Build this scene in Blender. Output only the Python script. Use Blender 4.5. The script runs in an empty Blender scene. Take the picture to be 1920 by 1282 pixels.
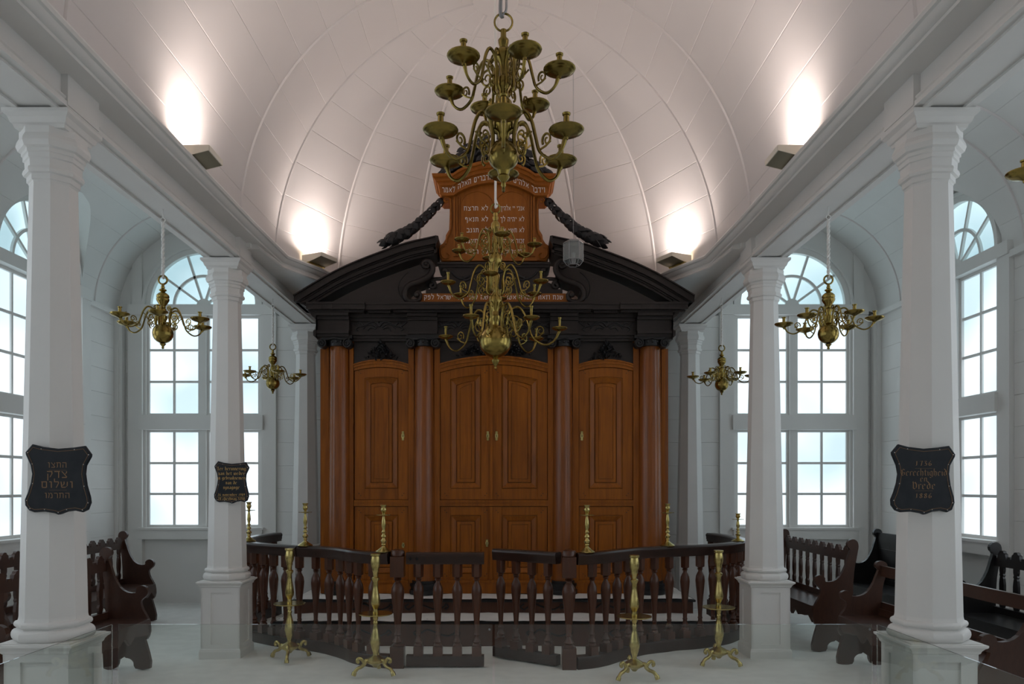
import bpy, math, random
from mathutils import Vector, Matrix, noise
from math import sin, cos, pi, sqrt, radians as R, atan2

random.seed(7)
SC = bpy.context.scene
COL = SC.collection
PX, PY, F = 943.0, 911.0, 1440.0          # principal column, horizon row, focal length (1920x1282 frame)
CX, CZ = 0.07, 1.617                      # camera x, eye height

# ------------------------------------------------------------------ camera, world, lights, exposure
cam = bpy.data.objects.new('camera', bpy.data.cameras.new('camera'))
COL.objects.link(cam)
cam.location = (CX, 0, CZ); cam.rotation_euler = (pi/2, 0, 0)
cam.data.lens = 27.0; cam.data.sensor_width = 36
cam.data.shift_x = (960-PX)/1920; cam.data.shift_y = (PY-641)/1920
cam.data.clip_start = 0.05
SC.camera = cam
w = bpy.data.worlds.new('world'); SC.world = w; w.use_nodes = True
w.node_tree.nodes['Background'].inputs[0].default_value = (0.02, 0.022, 0.025, 1)
w.node_tree.nodes['Background'].inputs[1].default_value = 1.0
SC.view_settings.view_transform = 'Standard'; SC.view_settings.look = 'None'
SC.view_settings.gamma = 1; SC.view_settings.use_curve_mapping = False
SC.view_settings.exposure = -0.05
PANE_POWER = 1.35
SCONCE_POWER = 10.5

def P(x, y, Y):
    "world point of pixel (x, y) at depth Y"
    return Vector((CX+(x-PX)*Y/F, Y, CZ-(y-PY)*Y/F))

# ------------------------------------------------------------------ materials
def mat(name, col, rough=.5, metal=0, spec=.5, bump=None, var=None, emit=None, estr=0, trans=0, grain=None, ior=1.45, coat=0):
    m = bpy.data.materials.new(name); m.use_nodes = True
    nt = m.node_tree; b = nt.nodes['Principled BSDF']
    def I(n): return b.inputs[n]
    I('Base Color').default_value = (*col, 1); I('Roughness').default_value = rough
    I('Metallic').default_value = metal; I('Specular IOR Level').default_value = spec
    I('IOR').default_value = ior; I('Transmission Weight').default_value = trans
    I('Coat Weight').default_value = coat
    tc = nt.nodes.new('ShaderNodeTexCoord')
    if grain:      # (second colour, stretch vector, scale, amount)
        c2, st, sc, am = grain
        mp = nt.nodes.new('ShaderNodeMapping'); mp.inputs['Scale'].default_value = st
        nt.links.new(tc.outputs['Object'], mp.inputs[0])
        n1 = nt.nodes.new('ShaderNodeTexNoise'); n1.inputs['Scale'].default_value = sc
        n1.inputs['Detail'].default_value = 6; n1.inputs['Roughness'].default_value = .65; n1.inputs['Distortion'].default_value = .8
        nt.links.new(mp.outputs[0], n1.inputs['Vector'])
        n2 = nt.nodes.new('ShaderNodeTexNoise'); n2.inputs['Scale'].default_value = 1.7; n2.inputs['Detail'].default_value = 2
        oi = nt.nodes.new('ShaderNodeObjectInfo')
        ad = nt.nodes.new('ShaderNodeVectorMath'); ad.operation = 'ADD'
        nt.links.new(tc.outputs['Object'], ad.inputs[0]); nt.links.new(oi.outputs['Random'], ad.inputs[1])
        nt.links.new(ad.outputs[0], n2.inputs['Vector'])
        mx = nt.nodes.new('ShaderNodeMath'); mx.operation = 'MULTIPLY_ADD'; mx.inputs[1].default_value = .7
        nt.links.new(n1.outputs['Fac'], mx.inputs[0])
        m2 = nt.nodes.new('ShaderNodeMath'); m2.operation = 'MULTIPLY'; m2.inputs[1].default_value = .3
        nt.links.new(n2.outputs['Fac'], m2.inputs[0]); nt.links.new(m2.outputs[0], mx.inputs[2])
        rp = nt.nodes.new('ShaderNodeValToRGB')
        rp.color_ramp.elements[0].position = .5-am; rp.color_ramp.elements[1].position = .5+am
        rp.color_ramp.elements[0].color = (*c2, 1); rp.color_ramp.elements[1].color = (*col, 1)
        nt.links.new(mx.outputs[0], rp.inputs[0]); nt.links.new(rp.outputs[0], I('Base Color'))
    if var:        # (second colour, scale)
        c2, sc = var
        n = nt.nodes.new('ShaderNodeTexNoise'); n.inputs['Scale'].default_value = sc; n.inputs['Detail'].default_value = 5
        nt.links.new(tc.outputs['Object'], n.inputs['Vector'])
        rp = nt.nodes.new('ShaderNodeValToRGB')
        rp.color_ramp.elements[0].position = .35; rp.color_ramp.elements[1].position = .65
        rp.color_ramp.elements[0].color = (*col, 1); rp.color_ramp.elements[1].color = (*c2, 1)
        nt.links.new(n.outputs['Fac'], rp.inputs[0]); nt.links.new(rp.outputs[0], I('Base Color'))
    if bump:       # (scale, strength, distance)
        n = nt.nodes.new('ShaderNodeTexNoise'); n.inputs['Scale'].default_value = bump[0]; n.inputs['Detail'].default_value = 4
        nt.links.new(tc.outputs['Object'], n.inputs['Vector'])
        bp = nt.nodes.new('ShaderNodeBump'); bp.inputs['Strength'].default_value = bump[1]; bp.inputs['Distance'].default_value = bump[2]
        nt.links.new(n.outputs['Fac'], bp.inputs['Height']); nt.links.new(bp.outputs[0], b.inputs['Normal'])
    if emit:
        I('Emission Color').default_value = (*emit, 1); I('Emission Strength').default_value = estr
    return m

M = {}
M['paint'] = mat('white_paint', (.81, .80, .775), .55, var=((.78, .77, .745), 2.2), bump=(60, .05, .002))
M['vault'] = mat('vault_paint', (.79, .75, .735), .6, var=((.77, .73, .715), 1.2))
M['sand'] = mat('white_sand', (.86, .86, .83), .9, var=((.80, .80, .77), 7), bump=(220, .5, .004), spec=.2)
M['ark'] = mat('cedar_wood', (.44, .135, .009), .36, grain=((.16, .042, .004), (9, 9, .5), 3.4, .22), bump=(90, .08, .001), spec=.35)
M['arkcol'] = mat('cedar_column', (.37, .108, .013), .27, grain=((.13, .036, .006), (8, 8, .4), 2.6, .25), spec=.6)
M['tablet'] = mat('tablet_wood', (.42, .138, .014), .45, grain=((.20, .058, .006), (7, 7, .8), 3, .32), spec=.35)
M['ebony'] = mat('ebonised_wood', (.034, .024, .021), .42, grain=((.011, .008, .007), (.7, 8, 8), 4, .3), spec=.45)
M['blackwood'] = mat('black_painted_wood', (.014, .014, .015), .36, spec=.5)
M['blackleaf'] = mat('black_carved_wood', (.014, .014, .016), .45, spec=.5)
M['rail'] = mat('dark_rail_wood', (.045, .016, .009), .3, grain=((.014, .006, .004), (1.5, 1.5, 1.5), 9, .25), spec=.55)
M['baluster'] = mat('baluster_wood', (.115, .036, .014), .28, grain=((.045, .015, .008), (6, 6, .7), 6, .28), spec=.6)
M['bench'] = mat('bench_wood', (.078, .033, .020), .34, grain=((.035, .014, .009), (5, 1.2, 1.5), 7, .3), spec=.55)
M['benchblack'] = mat('black_bench_wood', (.016, .014, .014), .34, grain=((.008, .007, .007), (4, 1, 1.4), 7, .3), spec=.6)
M['brass'] = mat('old_brass', (.40, .30, .085), .24, metal=1, var=((.24, .175, .05), 9), bump=(70, .1, .001))
M['brassdark'] = mat('tarnished_brass', (.34, .245, .06), .26, metal=1, var=((.20, .15, .045), 9), bump=(70, .12, .001))
M['brassbright'] = mat('yellow_brass', (.66, .54, .22), .27, metal=1, var=((.40, .32, .11), 14), bump=(80, .12, .001))
M['rope'] = mat('white_rope', (.85, .85, .82), .8)
M['grey'] = mat('grey_metal', (.35, .36, .37), .4, metal=.6)
M['text'] = mat('white_lettering', (.92, .89, .84), .6)
M['gold'] = mat('gold_lettering', (.27, .15, .07), .55)
M['gold2'] = mat('bright_gold_lettering', (.62, .38, .12), .5)
M['plaque'] = mat('plaque_black', (.009, .012, .017), .5, var=((.016, .019, .024), 14), spec=.35)
M['nail'] = mat('nail_head', (.6, .6, .6), .35, metal=.8)
M['glass'] = mat('clear_glass', (.93, .98, .95), .0, trans=1, ior=1.45)
M['thinglass'] = mat('lantern_glass', (.62, .66, .66), .25, trans=.72, ior=1.05)
M['sconce'] = mat('sconce_cream', (.86, .80, .68), .5)
M['sconceunder'] = mat('sconce_brass_plate', (.36, .33, .24), .35, metal=.7)
M['lampglow'] = mat('lamp_glow', (1, .8, .5), .5, emit=(1, .82, .6), estr=14)
M['plastic'] = mat('white_plastic', (.7, .7, .68), .4)
M['dark'] = mat('dark_gap', (.02, .02, .02), .8)

def pane_material():
    m = bpy.data.materials.new('frosted_backlit_pane'); m.use_nodes = True
    nt = m.node_tree; b = nt.nodes['Principled BSDF']
    b.inputs['Base Color'].default_value = (.5, .55, .58, 1); b.inputs['Roughness'].default_value = .25
    geo = nt.nodes.new('ShaderNodeNewGeometry')
    n = nt.nodes.new('ShaderNodeTexNoise'); n.inputs['Scale'].default_value = .9; n.inputs['Detail'].default_value = 1.5
    nt.links.new(geo.outputs['Position'], n.inputs['Vector'])
    rp = nt.nodes.new('ShaderNodeValToRGB')
    rp.color_ramp.elements[0].position = .34; rp.color_ramp.elements[1].position = .62
    rp.color_ramp.elements[0].color = (.46, .60, .67, 1); rp.color_ramp.elements[1].color = (.78, .90, .98, 1)
    nt.links.new(n.outputs['Fac'], rp.inputs[0])
    nt.links.new(rp.outputs[0], b.inputs['Emission Color']); b.inputs['Emission Strength'].default_value = PANE_POWER
    return m
M['pane'] = pane_material()
def fan_material():
    m = M['pane'].copy(); m.name = 'fanlight_pane'
    r = [n for n in m.node_tree.nodes if n.type == 'VALTORGB'][0]
    r.color_ramp.elements[0].color = (.28, .43, .48, 1); r.color_ramp.elements[1].color = (.56, .74, .80, 1)
    return m
M['fan'] = fan_material()
M['fillpane'] = mat('aisle_fill_pane', (.5, .55, .58), .25, emit=(.84, .92, 1.0), estr=2.2)  # stronger glow added as aisle fill, on out-of-view side windows only

# ------------------------------------------------------------------ mesh builder
class MB:
    def __init__(s): s.v = []; s.f = []
    def add(s, vs, fs):
        o = len(s.v); s.v += [tuple(p) for p in vs]; s.f += [tuple(i+o for i in f) for f in fs]; return s
    def box(s, a, b):
        x0, y0, z0 = a; x1, y1, z1 = b
        x0, x1 = min(x0, x1), max(x0, x1); y0, y1 = min(y0, y1), max(y0, y1); z0, z1 = min(z0, z1), max(z0, z1)
        return s.add([(x0,y0,z0),(x1,y0,z0),(x1,y1,z0),(x0,y1,z0),(x0,y0,z1),(x1,y0,z1),(x1,y1,z1),(x0,y1,z1)],
                     [(0,3,2,1),(4,5,6,7),(0,1,5,4),(1,2,6,5),(2,3,7,6),(3,0,4,7)])
    def xz(s, pts, y0, y1, bev=0):
        "polygon in the x-z plane (front at y0, the smaller y), extruded to y1; bev chamfers the front edge"
        ar = sum(pts[i][0]*pts[(i+1)%len(pts)][1]-pts[(i+1)%len(pts)][0]*pts[i][1] for i in range(len(pts)))
        if ar < 0: pts = pts[::-1]
        n = len(pts); o = len(s.v)
        fr = pts if not bev else inset(pts, bev)
        s.v += [(x, y0, z) for x, z in fr]
        if bev: s.v += [(x, y0+bev, z) for x, z in pts]
        s.v += [(x, y1, z) for x, z in pts]
        L = 3 if bev else 2
        s.f.append(tuple(o+i for i in range(n)))
        s.f.append(tuple(o+(L-1)*n+i for i in range(n))[::-1])
        for k in range(L-1):
            for i in range(n):
                j = (i+1) % n; a = o+k*n
                s.f.append((a+j, a+i, a+n+i, a+n+j))
        return s
    def lathe(s, prof, seg=16, c=(0,0,0), phase=0, flat=False):
        "prof: list of (radius, z) bottom or top first"
        o = len(s.v); n = len(prof); kk = 1/cos(pi/seg) if flat else 1
        for r, z in prof:
            for i in range(seg):
                a = phase+2*pi*i/seg
                s.v.append((c[0]+r*kk*cos(a), c[1]+r*kk*sin(a), c[2]+z))
        up = prof[-1][1] > prof[0][1]
        for k in range(n-1):
            for i in range(seg):
                j = (i+1) % seg
                q = (o+k*seg+i, o+k*seg+j, o+(k+1)*seg+j, o+(k+1)*seg+i)
                s.f.append(q if up else q[::-1])
        c0 = tuple(o+i for i in range(seg)); c1 = tuple(o+(n-1)*seg+i for i in range(seg))
        s.f.append(c0[::-1] if up else c0); s.f.append(c1 if up else c1[::-1])
        return s
    def tube(s, pts, r, seg=6, closed=False, flat=1.0):
        pts = [Vector(p) for p in pts]; n = len(pts)
        rr = r if isinstance(r, (list, tuple)) else [r]*n
        o = len(s.v); ref = None
        for i in range(n):
            if closed: t = pts[(i+1) % n]-pts[i-1]
            else: t = pts[min(i+1, n-1)]-pts[max(i-1, 0)]
            if t.length < 1e-9: t = Vector((0,0,1))
            t.normalize()
            if ref is None:
                ref = t.orthogonal().normalized()
                if abs(t.y) < .9: ref = (Vector((0,1,0))-t*t.y).normalized()
            ref = (ref-t*ref.dot(t))
            if ref.length < 1e-6: ref = t.orthogonal()
            ref.normalize(); b = t.cross(ref)
            for k in range(seg):
                a = 2*pi*k/seg
                s.v.append(tuple(pts[i]+ref*cos(a)*rr[i]*flat+b*sin(a)*rr[i]))
        m = n if closed else n-1
        for i in range(m):
            i2 = (i+1) % n
            for k in range(seg):
                k2 = (k+1) % seg
                s.f.append((o+i*seg+k, o+i*seg+k2, o+i2*seg+k2, o+i2*seg+k))
        if not closed:
            s.f.append(tuple(o+k for k in range(seg))[::-1]); s.f.append(tuple(o+(n-1)*seg+k for k in range(seg)))
        return s
    def grid(s, rows):
        o = len(s.v); m = len(rows[0])
        for r in rows: s.v += [tuple(p) for p in r]
        for i in range(len(rows)-1):
            for j in range(m-1):
                s.f.append((o+i*m+j, o+i*m+j+1, o+(i+1)*m+j+1, o+(i+1)*m+j))
        return s
    def slab(s, rows, brows):
        "closed slab between two equal grids"
        m = len(rows[0]); n = len(rows); o = len(s.v)
        for r in rows: s.v += [tuple(p) for p in r]
        o2 = len(s.v)
        for r in brows: s.v += [tuple(p) for p in r]
        for i in range(n-1):
            for j in range(m-1):
                s.f.append((o+i*m+j, o+i*m+j+1, o+(i+1)*m+j+1, o+(i+1)*m+j))
                s.f.append((o2+i*m+j, o2+(i+1)*m+j, o2+(i+1)*m+j+1, o2+i*m+j+1))
        ring = [j for j in range(m)]+[i*m+m-1 for i in range(1, n)]+[(n-1)*m+j for j in range(m-2, -1, -1)]+[i*m for i in range(n-2, 0, -1)]
        for a, b in zip(ring, ring[1:]+ring[:1]): s.f.append((o+b, o+a, o2+a, o2+b))
        return s
    def sweep(s, path, prof, z0=0, closed=False):
        "path: plan points (x, y); prof: closed list of (d, z), d to the left of the direction of travel"
        n = len(path); o = len(s.v); m = len(prof)
        for i in range(n):
            p = Vector(path[i])
            def nrm(a, b):
                t = (Vector(b)-Vector(a)).normalized(); return Vector((-t.y, t.x))
            if closed: n1, n2 = nrm(path[i-1], path[i]), nrm(path[i], path[(i+1) % n])
            else:
                n1 = nrm(path[i-1], path[i]) if i else nrm(path[0], path[1])
                n2 = nrm(path[i], path[i+1]) if i < n-1 else n1
            b = n1+n2; b = b/(b.length_squared/2) if b.length > 1e-6 else n1
            for d, z in prof: s.v.append((p.x+b.x*d, p.y+b.y*d, z0+z))
        for i in range(n if closed else n-1):
            i2 = (i+1) % n
            for k in range(m):
                k2 = (k+1) % m
                s.f.append((o+i*m+k, o+i*m+k2, o+i2*m+k2, o+i2*m+k))
        if not closed:
            s.f.append(tuple(o+k for k in range(m))); s.f.append(tuple(o+(n-1)*m+k for k in range(m))[::-1])
        return s
    def xf(s, mx, start=0):
        for i in range(start, len(s.v)): s.v[i] = tuple(mx @ Vector(s.v[i]))
        return s
    def mesh(s, name, smooth=None):
        me = bpy.data.meshes.new(name); me.from_pydata(s.v, [], s.f); me.validate()
        import bmesh
        bm = bmesh.new(); bm.from_mesh(me)
        bmesh.ops.recalc_face_normals(bm, faces=bm.faces[:]); bm.to_mesh(me); bm.free()
        if smooth is not None:
            me.polygons.foreach_set('use_smooth', [True]*len(me.polygons))
            me.set_sharp_from_angle(angle=R(smooth))
        return me
    def build(s, name, m, parent=None, smooth=None, **kw):
        me = s.mesh(name, smooth); me.materials.append(M[m])
        return link(name, me, parent, **kw)

def inset(pts, d):
    n = len(pts); out = []
    for i in range(n):
        a, b, c = Vector(pts[i-1]), Vector(pts[i]), Vector(pts[(i+1) % n])
        t1 = (b-a).normalized() if (b-a).length > 1e-9 else Vector((1,0)); t2 = (c-b).normalized() if (c-b).length > 1e-9 else t1
        n1, n2 = Vector((-t1.y, t1.x)), Vector((-t2.y, t2.x)); s_ = n1+n2
        s_ = s_/max(s_.length_squared/2, .5) if s_.length > 1e-6 else n1
        out.append((b.x+s_.x*d, b.y+s_.y*d))
    return out
def link(name, data, parent=None, label=None, cat=None, group=None, kind=None, loc=None, rz=None):
    o = bpy.data.objects.new(name, data); COL.objects.link(o)
    if parent: o.parent = parent
    if label: o['label'] = label
    if cat: o['category'] = cat
    if group: o['group'] = group
    if kind: o['kind'] = kind
    if loc is not None: o.location = loc
    if rz is not None: o.rotation_euler[2] = rz
    return o
def thing(name, label, cat, loc=(0,0,0), rz=0, group=None): return link(name, None, None, label, cat, group, None, loc, rz)
def struct(name, loc=(0,0,0), rz=0): return link(name, None, None, kind='structure', loc=loc, rz=rz)
KIDS = {}
def kids(o): return [c for c in bpy.data.objects if c.parent == o]
def copy_tree(o, parent=None, label=None, group=None, loc=None, rz=None, table=None):
    if table is None:
        table = {}
        for c in bpy.data.objects:
            if c.parent: table.setdefault(c.parent.name, []).append(c)
    c = o.copy(); COL.objects.link(c); c.parent = parent
    if label: c['label'] = label
    if group: c['group'] = group
    if loc is not None: c.location = loc
    if rz is not None: c.rotation_euler[2] = rz
    for ch in table.get(o.name, []): copy_tree(ch, c, table=table)
    return c
def lerp(a, b, t): return a+(b-a)*t
def smoothpts(pts, n=6, closed=False):
    "Catmull-Rom through pts"
    P_ = [Vector(p) for p in pts]; out = []; N = len(P_)
    rng = range(N) if closed else range(N-1)
    for i in rng:
        p1, p2 = P_[i], P_[(i+1) % N]
        p0 = P_[i-1] if (closed or i > 0) else p1*2-p2
        p3 = P_[(i+2) % N] if (closed or i+2 < N) else p2*2-p1
        for k in range(n):
            t = k/n
            out.append(.5*((2*p1)+(p2-p0)*t+(2*p0-5*p1+4*p2-p3)*t*t+(-p0+3*p1-3*p2+p3)*t**3))
    if not closed: out.append(P_[-1])
    return out

# ================================================================== THE SETTING
YB, YF, XS = 10.73, -2.0, 5.3            # back wall, wall behind the camera, side walls (half width)
# ---- floor of sand
def sand_z(x, y):
    return -.016+.011*noise.noise(Vector((x*1.1, y*1.6, 0)))+.006*noise.noise(Vector((x*4, y*5, 3)))
rows = []
nx, ny = 150, 170
for j in range(ny+1):
    y = YF-.2+(YB+.4-YF)*j/ny
    rows.append([(-5.5+11*i/nx, y, sand_z(-5.5+11*i/nx, y)) for i in range(nx+1)])
fl = MB().grid(rows).build('floor', 'sand', None, 60, kind='structure')
MB().box((-5.6, YF-.3, -.2), (5.6, YB+.3, -.06)).build('ground_slab', 'sand', fl)

# ---- windows
WH, WZ0, WZ1, TZ0, TZ1 = .83, 1.05, 3.96, 2.405, 2.60
FANZ, FANR, LUN = 4.14, .75, .87
def make_window(n, ox, oy, rz, fan_post=True):
    "local x along the wall, -y into the room, wall face at y=0"
    r = struct('window_%d' % n, (ox, oy, 0), rz)
    for s in (-1, 1):
        MB().box((s*WH, -.05, -.03), (s*(WH+.2), .11, 4.0)).build('post', 'paint', r)
    MB().box((-WH-.2, -.07, 4.0), (WH+.2, .11, FANZ)).build('lintel', 'paint', r)
    MB().box((-WH-.02, -.09, .88), (WH+.02, .11, 1.035)).box((-WH-.04, -.11, 1.01), (WH+.04, .11, 1.04)).build('sill', 'paint', r)
    MB().box((-WH-.03, -.09, TZ0-.005), (WH+.03, .08, TZ1)).build('transom', 'paint', r)
    MB().box((-WH, .02, -.03), (WH, .11, .88)).build('apron_panel', 'paint', r)
    MB().box((-.045, -.01, 1.04), (.045, .1, TZ0)).box((-.045, -.01, TZ1), (.045, .1, 4.0)).build('mullion', 'paint', r)
    for s in (-1, 1):
        MB().box((s*WH, .0, 1.04), (s*(WH-.035), .1, 4.0)).build('jamb', 'paint', r)
    for z0, z1 in ((1.04, TZ0), (TZ1, 4.0)):
        for s in (-1, 1):
            x0, x1 = (s*.045, s*(WH-.035))
            sa = MB(); e = .035
            xa, xb = min(x0, x1), max(x0, x1)
            sa.box((xa, .03, z0), (xa+e, .09, z1)).box((xb-e, .03, z0), (xb, .09, z1))
            sa.box((xa+e, .03, z0), (xb-e, .09, z0+e)).box((xa+e, .03, z1-e), (xb-e, .09, z1))
            so = sa.build('sash', 'paint', r)
            xa += e; xb -= e; za, zb = z0+e, z1-e
            mu = MB(); xm = (xa+xb)/2
            mu.box((xm-.016, .04, za), (xm+.016, .085, zb))
            for k in (1, 2):
                zz = za+(zb-za)*k/3; mu.box((xa, .042, zz-.016), (xb, .083, zz+.016))
            mu.build('glazing_bars', 'paint', so)
            for c in range(2):
                for k in range(3):
                    pa = (xa, xm)[c]+(.016 if c else 0); pb = (xm, xb)[c]-(0 if c else .016)
                    qa = za+(zb-za)*k/3+.0; qb = za+(zb-za)*(k+1)/3
                    MB().box((pa, .062, qa), (pb, .072, qb)).build('pane', 'pane', so)
    # fanlight
    N = 40; fr = MB()
    for ra, rb, ya, yb in ((FANR-.02, FANR+.05, -.01, .1), (FANR*.56-.018, FANR*.56+.018, .03, .09), (FANR+.05, FANR+.085, -.045, .02)):
        rows = []; back = []
        for i in range(N+1):
            a = pi*i/N
            rows.append([(ra*cos(a), ya, FANZ+ra*sin(a)), (rb*cos(a), ya, FANZ+rb*sin(a))])
            back.append([(ra*cos(a), yb, FANZ+ra*sin(a)), (rb*cos(a), yb, FANZ+rb*sin(a))])
        fr.slab(rows, back)
    fr.build('fanlight_arch', 'paint', r)
    hub = [(0.1*cos(pi*i/10), FANZ+.1*sin(pi*i/10)) for i in range(11)]
    MB().xz(hub, .02, .09).build('fanlight_hub', 'paint', r)
    for k in range(1, 5):
        a = pi*k/5; d = Vector((cos(a), sin(a))); q = Vector((-sin(a), cos(a)))*.016
        pts = [d*.08+q, d*.08-q, d*(FANR-.01)-q, d*(FANR-.01)+q]
        MB().xz([(p.x, FANZ+p.y) for p in pts], .03, .09).build('fanlight_spoke', 'paint', r)
    for k in range(5):
        a0, a1 = pi*k/5, pi*(k+1)/5
        for ra, rb in ((.09, FANR*.56), (FANR*.56, FANR)):
            pts = [(ra*cos(lerp(a0, a1, i/6)), FANZ+ra*sin(lerp(a0, a1, i/6))) for i in range(7)]
            pts += [(rb*cos(lerp(a1, a0, i/6)), FANZ+rb*sin(lerp(a1, a0, i/6))) for i in range(7)]
            MB().xz(pts, .062, .072).build('pane', 'fan', r)
    return r
WY = [8.89, 5.98, 3.07, .16]
wn = 1
make_window(1, -4.12, YB, 0); make_window(2, 4.12, YB, 0); wn = 3
base = bpy.data.objects['window_2']
for yy in WY:
    for s in (-1, 1):
        c = copy_tree(base, None, loc=(s*XS, yy, 0), rz=(pi/2 if s < 0 else -pi/2)); c.name = 'window_%d' % wn; wn += 1
        if yy < 8:      # out-of-view windows: pane glow raised to brighten the aisles
            for ch in c.children_recursive:
                if ch.name.startswith('pane'): ch.data = ch.data.copy(); ch.data.materials[0] = M['fillpane']

# ---- walls: backing plus planks
PH = .322
def plank(x0, x1, z0, z1, parent, th=.03):
    "board in the wall's local x-z plane, face at y=0, chamfered edges"
    b = .0035
    MB().xz([(x0+.001, z0+.0006), (x1-.001, z0+.0006), (x1-.001, z1-.0006), (x0+.001, z1-.0006)], random.uniform(0, .0025), th, b).build('plank', 'paint', parent)
def rows_of(x0, x1, za, zb, parent):
    z = za
    while z < zb-.02:
        z1 = min(z+PH, zb); plank(x0, x1, z, z1, parent); z = z1
wb = struct('wall_back', (0, YB, 0))
MB().box((-5.75, .12, -.1), (5.75, .3, 6.8)).build('backing', 'paint', wb)
for s in (-1, 1):
    a, b = sorted((s*(4.12+WH+.2), s*XS)); rows_of(a, b, -.03, 4.0, wb)
    a, b = sorted((s*(4.12-WH-.2), s*2.2)); rows_of(a, b, -.03, 4.0, wb)
    MB().box((s*5.2, -.11, -.03), (s*XS, .0, 4.0)).build('corner_post', 'paint', wb)
rows_of(-2.2, 2.2, -.03, 4.0, wb)
for s in (-1, 1):     # wall above the aisle windows with a round opening
    pts = [(s*4.12+1.35*cos(a), 1.35*sin(a)) for a in [pi*i/24 for i in range(25)]]
    out = []; inn = []
    for i in range(25):
        a = pi*i/24
        inn.append((s*4.12+(FANR+.03)*cos(a), .0, FANZ+(FANR+.03)*sin(a)))
        out.append((s*4.05+1.34*cos(a), .0, 4.0+1.36*sin(a)))
    rows = [inn, out]; back = [[(x, .04, z) for x, _, z in inn], [(x, .04, z) for x, _, z in out]]
    MB().slab(rows, back).build('tympanum_board', 'paint', wb)
    for q in (-1, 1):
        xx = s*4.12+q*(FANR+.16); MB().box((xx-.07, -.03, FANZ), (xx+.07, 0, FANZ+.78)).build('batten', 'paint', wb)
wf = struct('wall_front', (0, YF, 0))
MB().box((-5.75, -.4, -.1), (5.75, -.11, 6.8)).build('backing', 'paint', wf)
for s, nm in ((-1, 'wall_left'), (1, 'wall_right')):
    ws = struct(nm, (s*XS, 0, 0), pi/2 if s < 0 else -pi/2)
    sg = 1 if s < 0 else -1      # local x = sg * world y
    a, b = sorted((sg*(YF-.3), sg*(YB+.3)))
    MB().box((a, .12, -.1), (b, .3, 6.8)).build('backing', 'paint', ws)
    segs = [(WY[0]+WH+.2, YB)]+[(WY[i+1]+WH+.2, WY[i]-WH-.2) for i in range(3)]+[(YF, WY[3]-WH-.2)]
    for k, (ya, yb) in enumerate(segs):
        x0, x1 = sorted((sg*ya, sg*yb)); rows_of(x0, x1, -.03, 4.0, ws)
        for yy in ((yb-.12,) if k == 0 else ()):
            p0, p1 = sorted((sg*(yy), sg*(yy+.12))); MB().box((p0, -.06, -.03), (p1, .02, 4.0)).build('corner_post', 'paint', ws)
    a, b = sorted((sg*YF, sg*YB))
    for k, (ya, yb) in enumerate(segs):
        x0, x1 = sorted((sg*ya, sg*yb))
        MB().box((x0, -.05, 3.96), (x1, .1, 4.03)).build('wall_plate', 'paint', ws)

# ---- nave vault, apse, ribs
SPR, VA, VB, AR, YA, YR = 4.0, 2.38, 2.45, 2.42, 7.64, 7.14
ce = struct('ceiling')
NP = 11
def vault_piece(fn, f0, f1, parent, matn, nsub=3, ncol=2, name='ceiling_plank'):
    "fn(phi, t) -> (point, outward normal); board between phi f0..f1"
    d = (f1-f0)*.014; ph = [f0, f0+d]+[lerp(f0, f1, (i+1)/(nsub+1)) for i in range(nsub)]+[f1-d, f1]
    of = random.uniform(0, .0015); dep = [.0038+of, of]+[of]*nsub+[of, .0038+of]
    rows, back = [], []
    for p, dd in zip(ph, dep):
        rr, bb = [], []
        for j in range(ncol):
            pt, n = fn(p, j/(ncol-1)); rr.append(pt+n*dd); bb.append(pt+n*.035)
        rows.append(rr); back.append(bb)
    return MB().slab(rows, back).build(name, matn, parent, 13)
def barrel(y0, y1, side):
    def fn(p, t):
        return (Vector((side*VA*cos(p), lerp(y0, y1, t), SPR+VB*sin(p))), Vector((side*cos(p), 0, sin(p))))
    return fn
HALF = pi/2
for y0, y1 in ((YF, 1.35), (1.35, 4.28), (4.28, YR)):
    for s in (-1, 1):
        for k in range(NP): vault_piece(barrel(y0, y1, s), HALF*k/NP, HALF*(k+1)/NP, ce, 'vault')
def ribpt(th, p):      # apse rib at plan angle th (from +x), elevation p
    return Vector((AR*cos(p)*cos(th), YA+AR*cos(p)*sin(th), SPR+VB*sin(p)))
TH = [R(90-180/7*k) for k in (3, 2, 1, 0)]; TH = [R(12.857), R(38.571), R(64.286), R(90)]
THF = TH+[pi-t for t in TH[:-1]][::-1]        # 7 ribs
PT = 1.485
for s in (-1, 1):      # narrow gore between the last barrel rib and the first apse rib
    def fn(p, t, s=s):
        a = Vector((s*VA*cos(p), YR, SPR+VB*sin(p)))
        b = ribpt(TH[0], p); b = Vector((s*b.x, b.y, b.z))
        q = a.lerp(b, t); return (q, Vector((s*cos(p), 0, sin(p))))
    for k in range(NP): vault_piece(fn, HALF*k/NP, min(HALF*(k+1)/NP, HALF-.002), ce, 'vault')
for g in range(6):
    t0, t1 = THF[g], THF[g+1]; tm = (t0+t1)/2
    def fn(p, t, t0=t0, t1=t1, tm=tm):
        return (ribpt(t0, p).lerp(ribpt(t1, p), t), Vector((cos(p)*cos(tm), cos(p)*sin(tm), sin(p))))
    for k in range(NP-1):
        vault_piece(fn, PT*k/(NP-1), PT*(k+1)/(NP-1), ce, 'vault')
def boss_disc():
    N = 28; rows = []; back = []
    m = MB()
    pts = [(.23*cos(2*pi*i/N), YA+.23*sin(2*pi*i/N)) for i in range(N)]
    z = SPR+VB*sin(1.47)
    m.add([(x, y, z-.012) for x, y in pts]+[(x, y, z+.05) for x, y in pts],
          [tuple(range(N))]+[tuple(range(N, 2*N))[::-1]]+[(i, (i+1) % N, N+(i+1) % N, N+i) for i in range(N)])
    return m
boss_disc().build('boss_disc', 'vault', ce)
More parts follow.
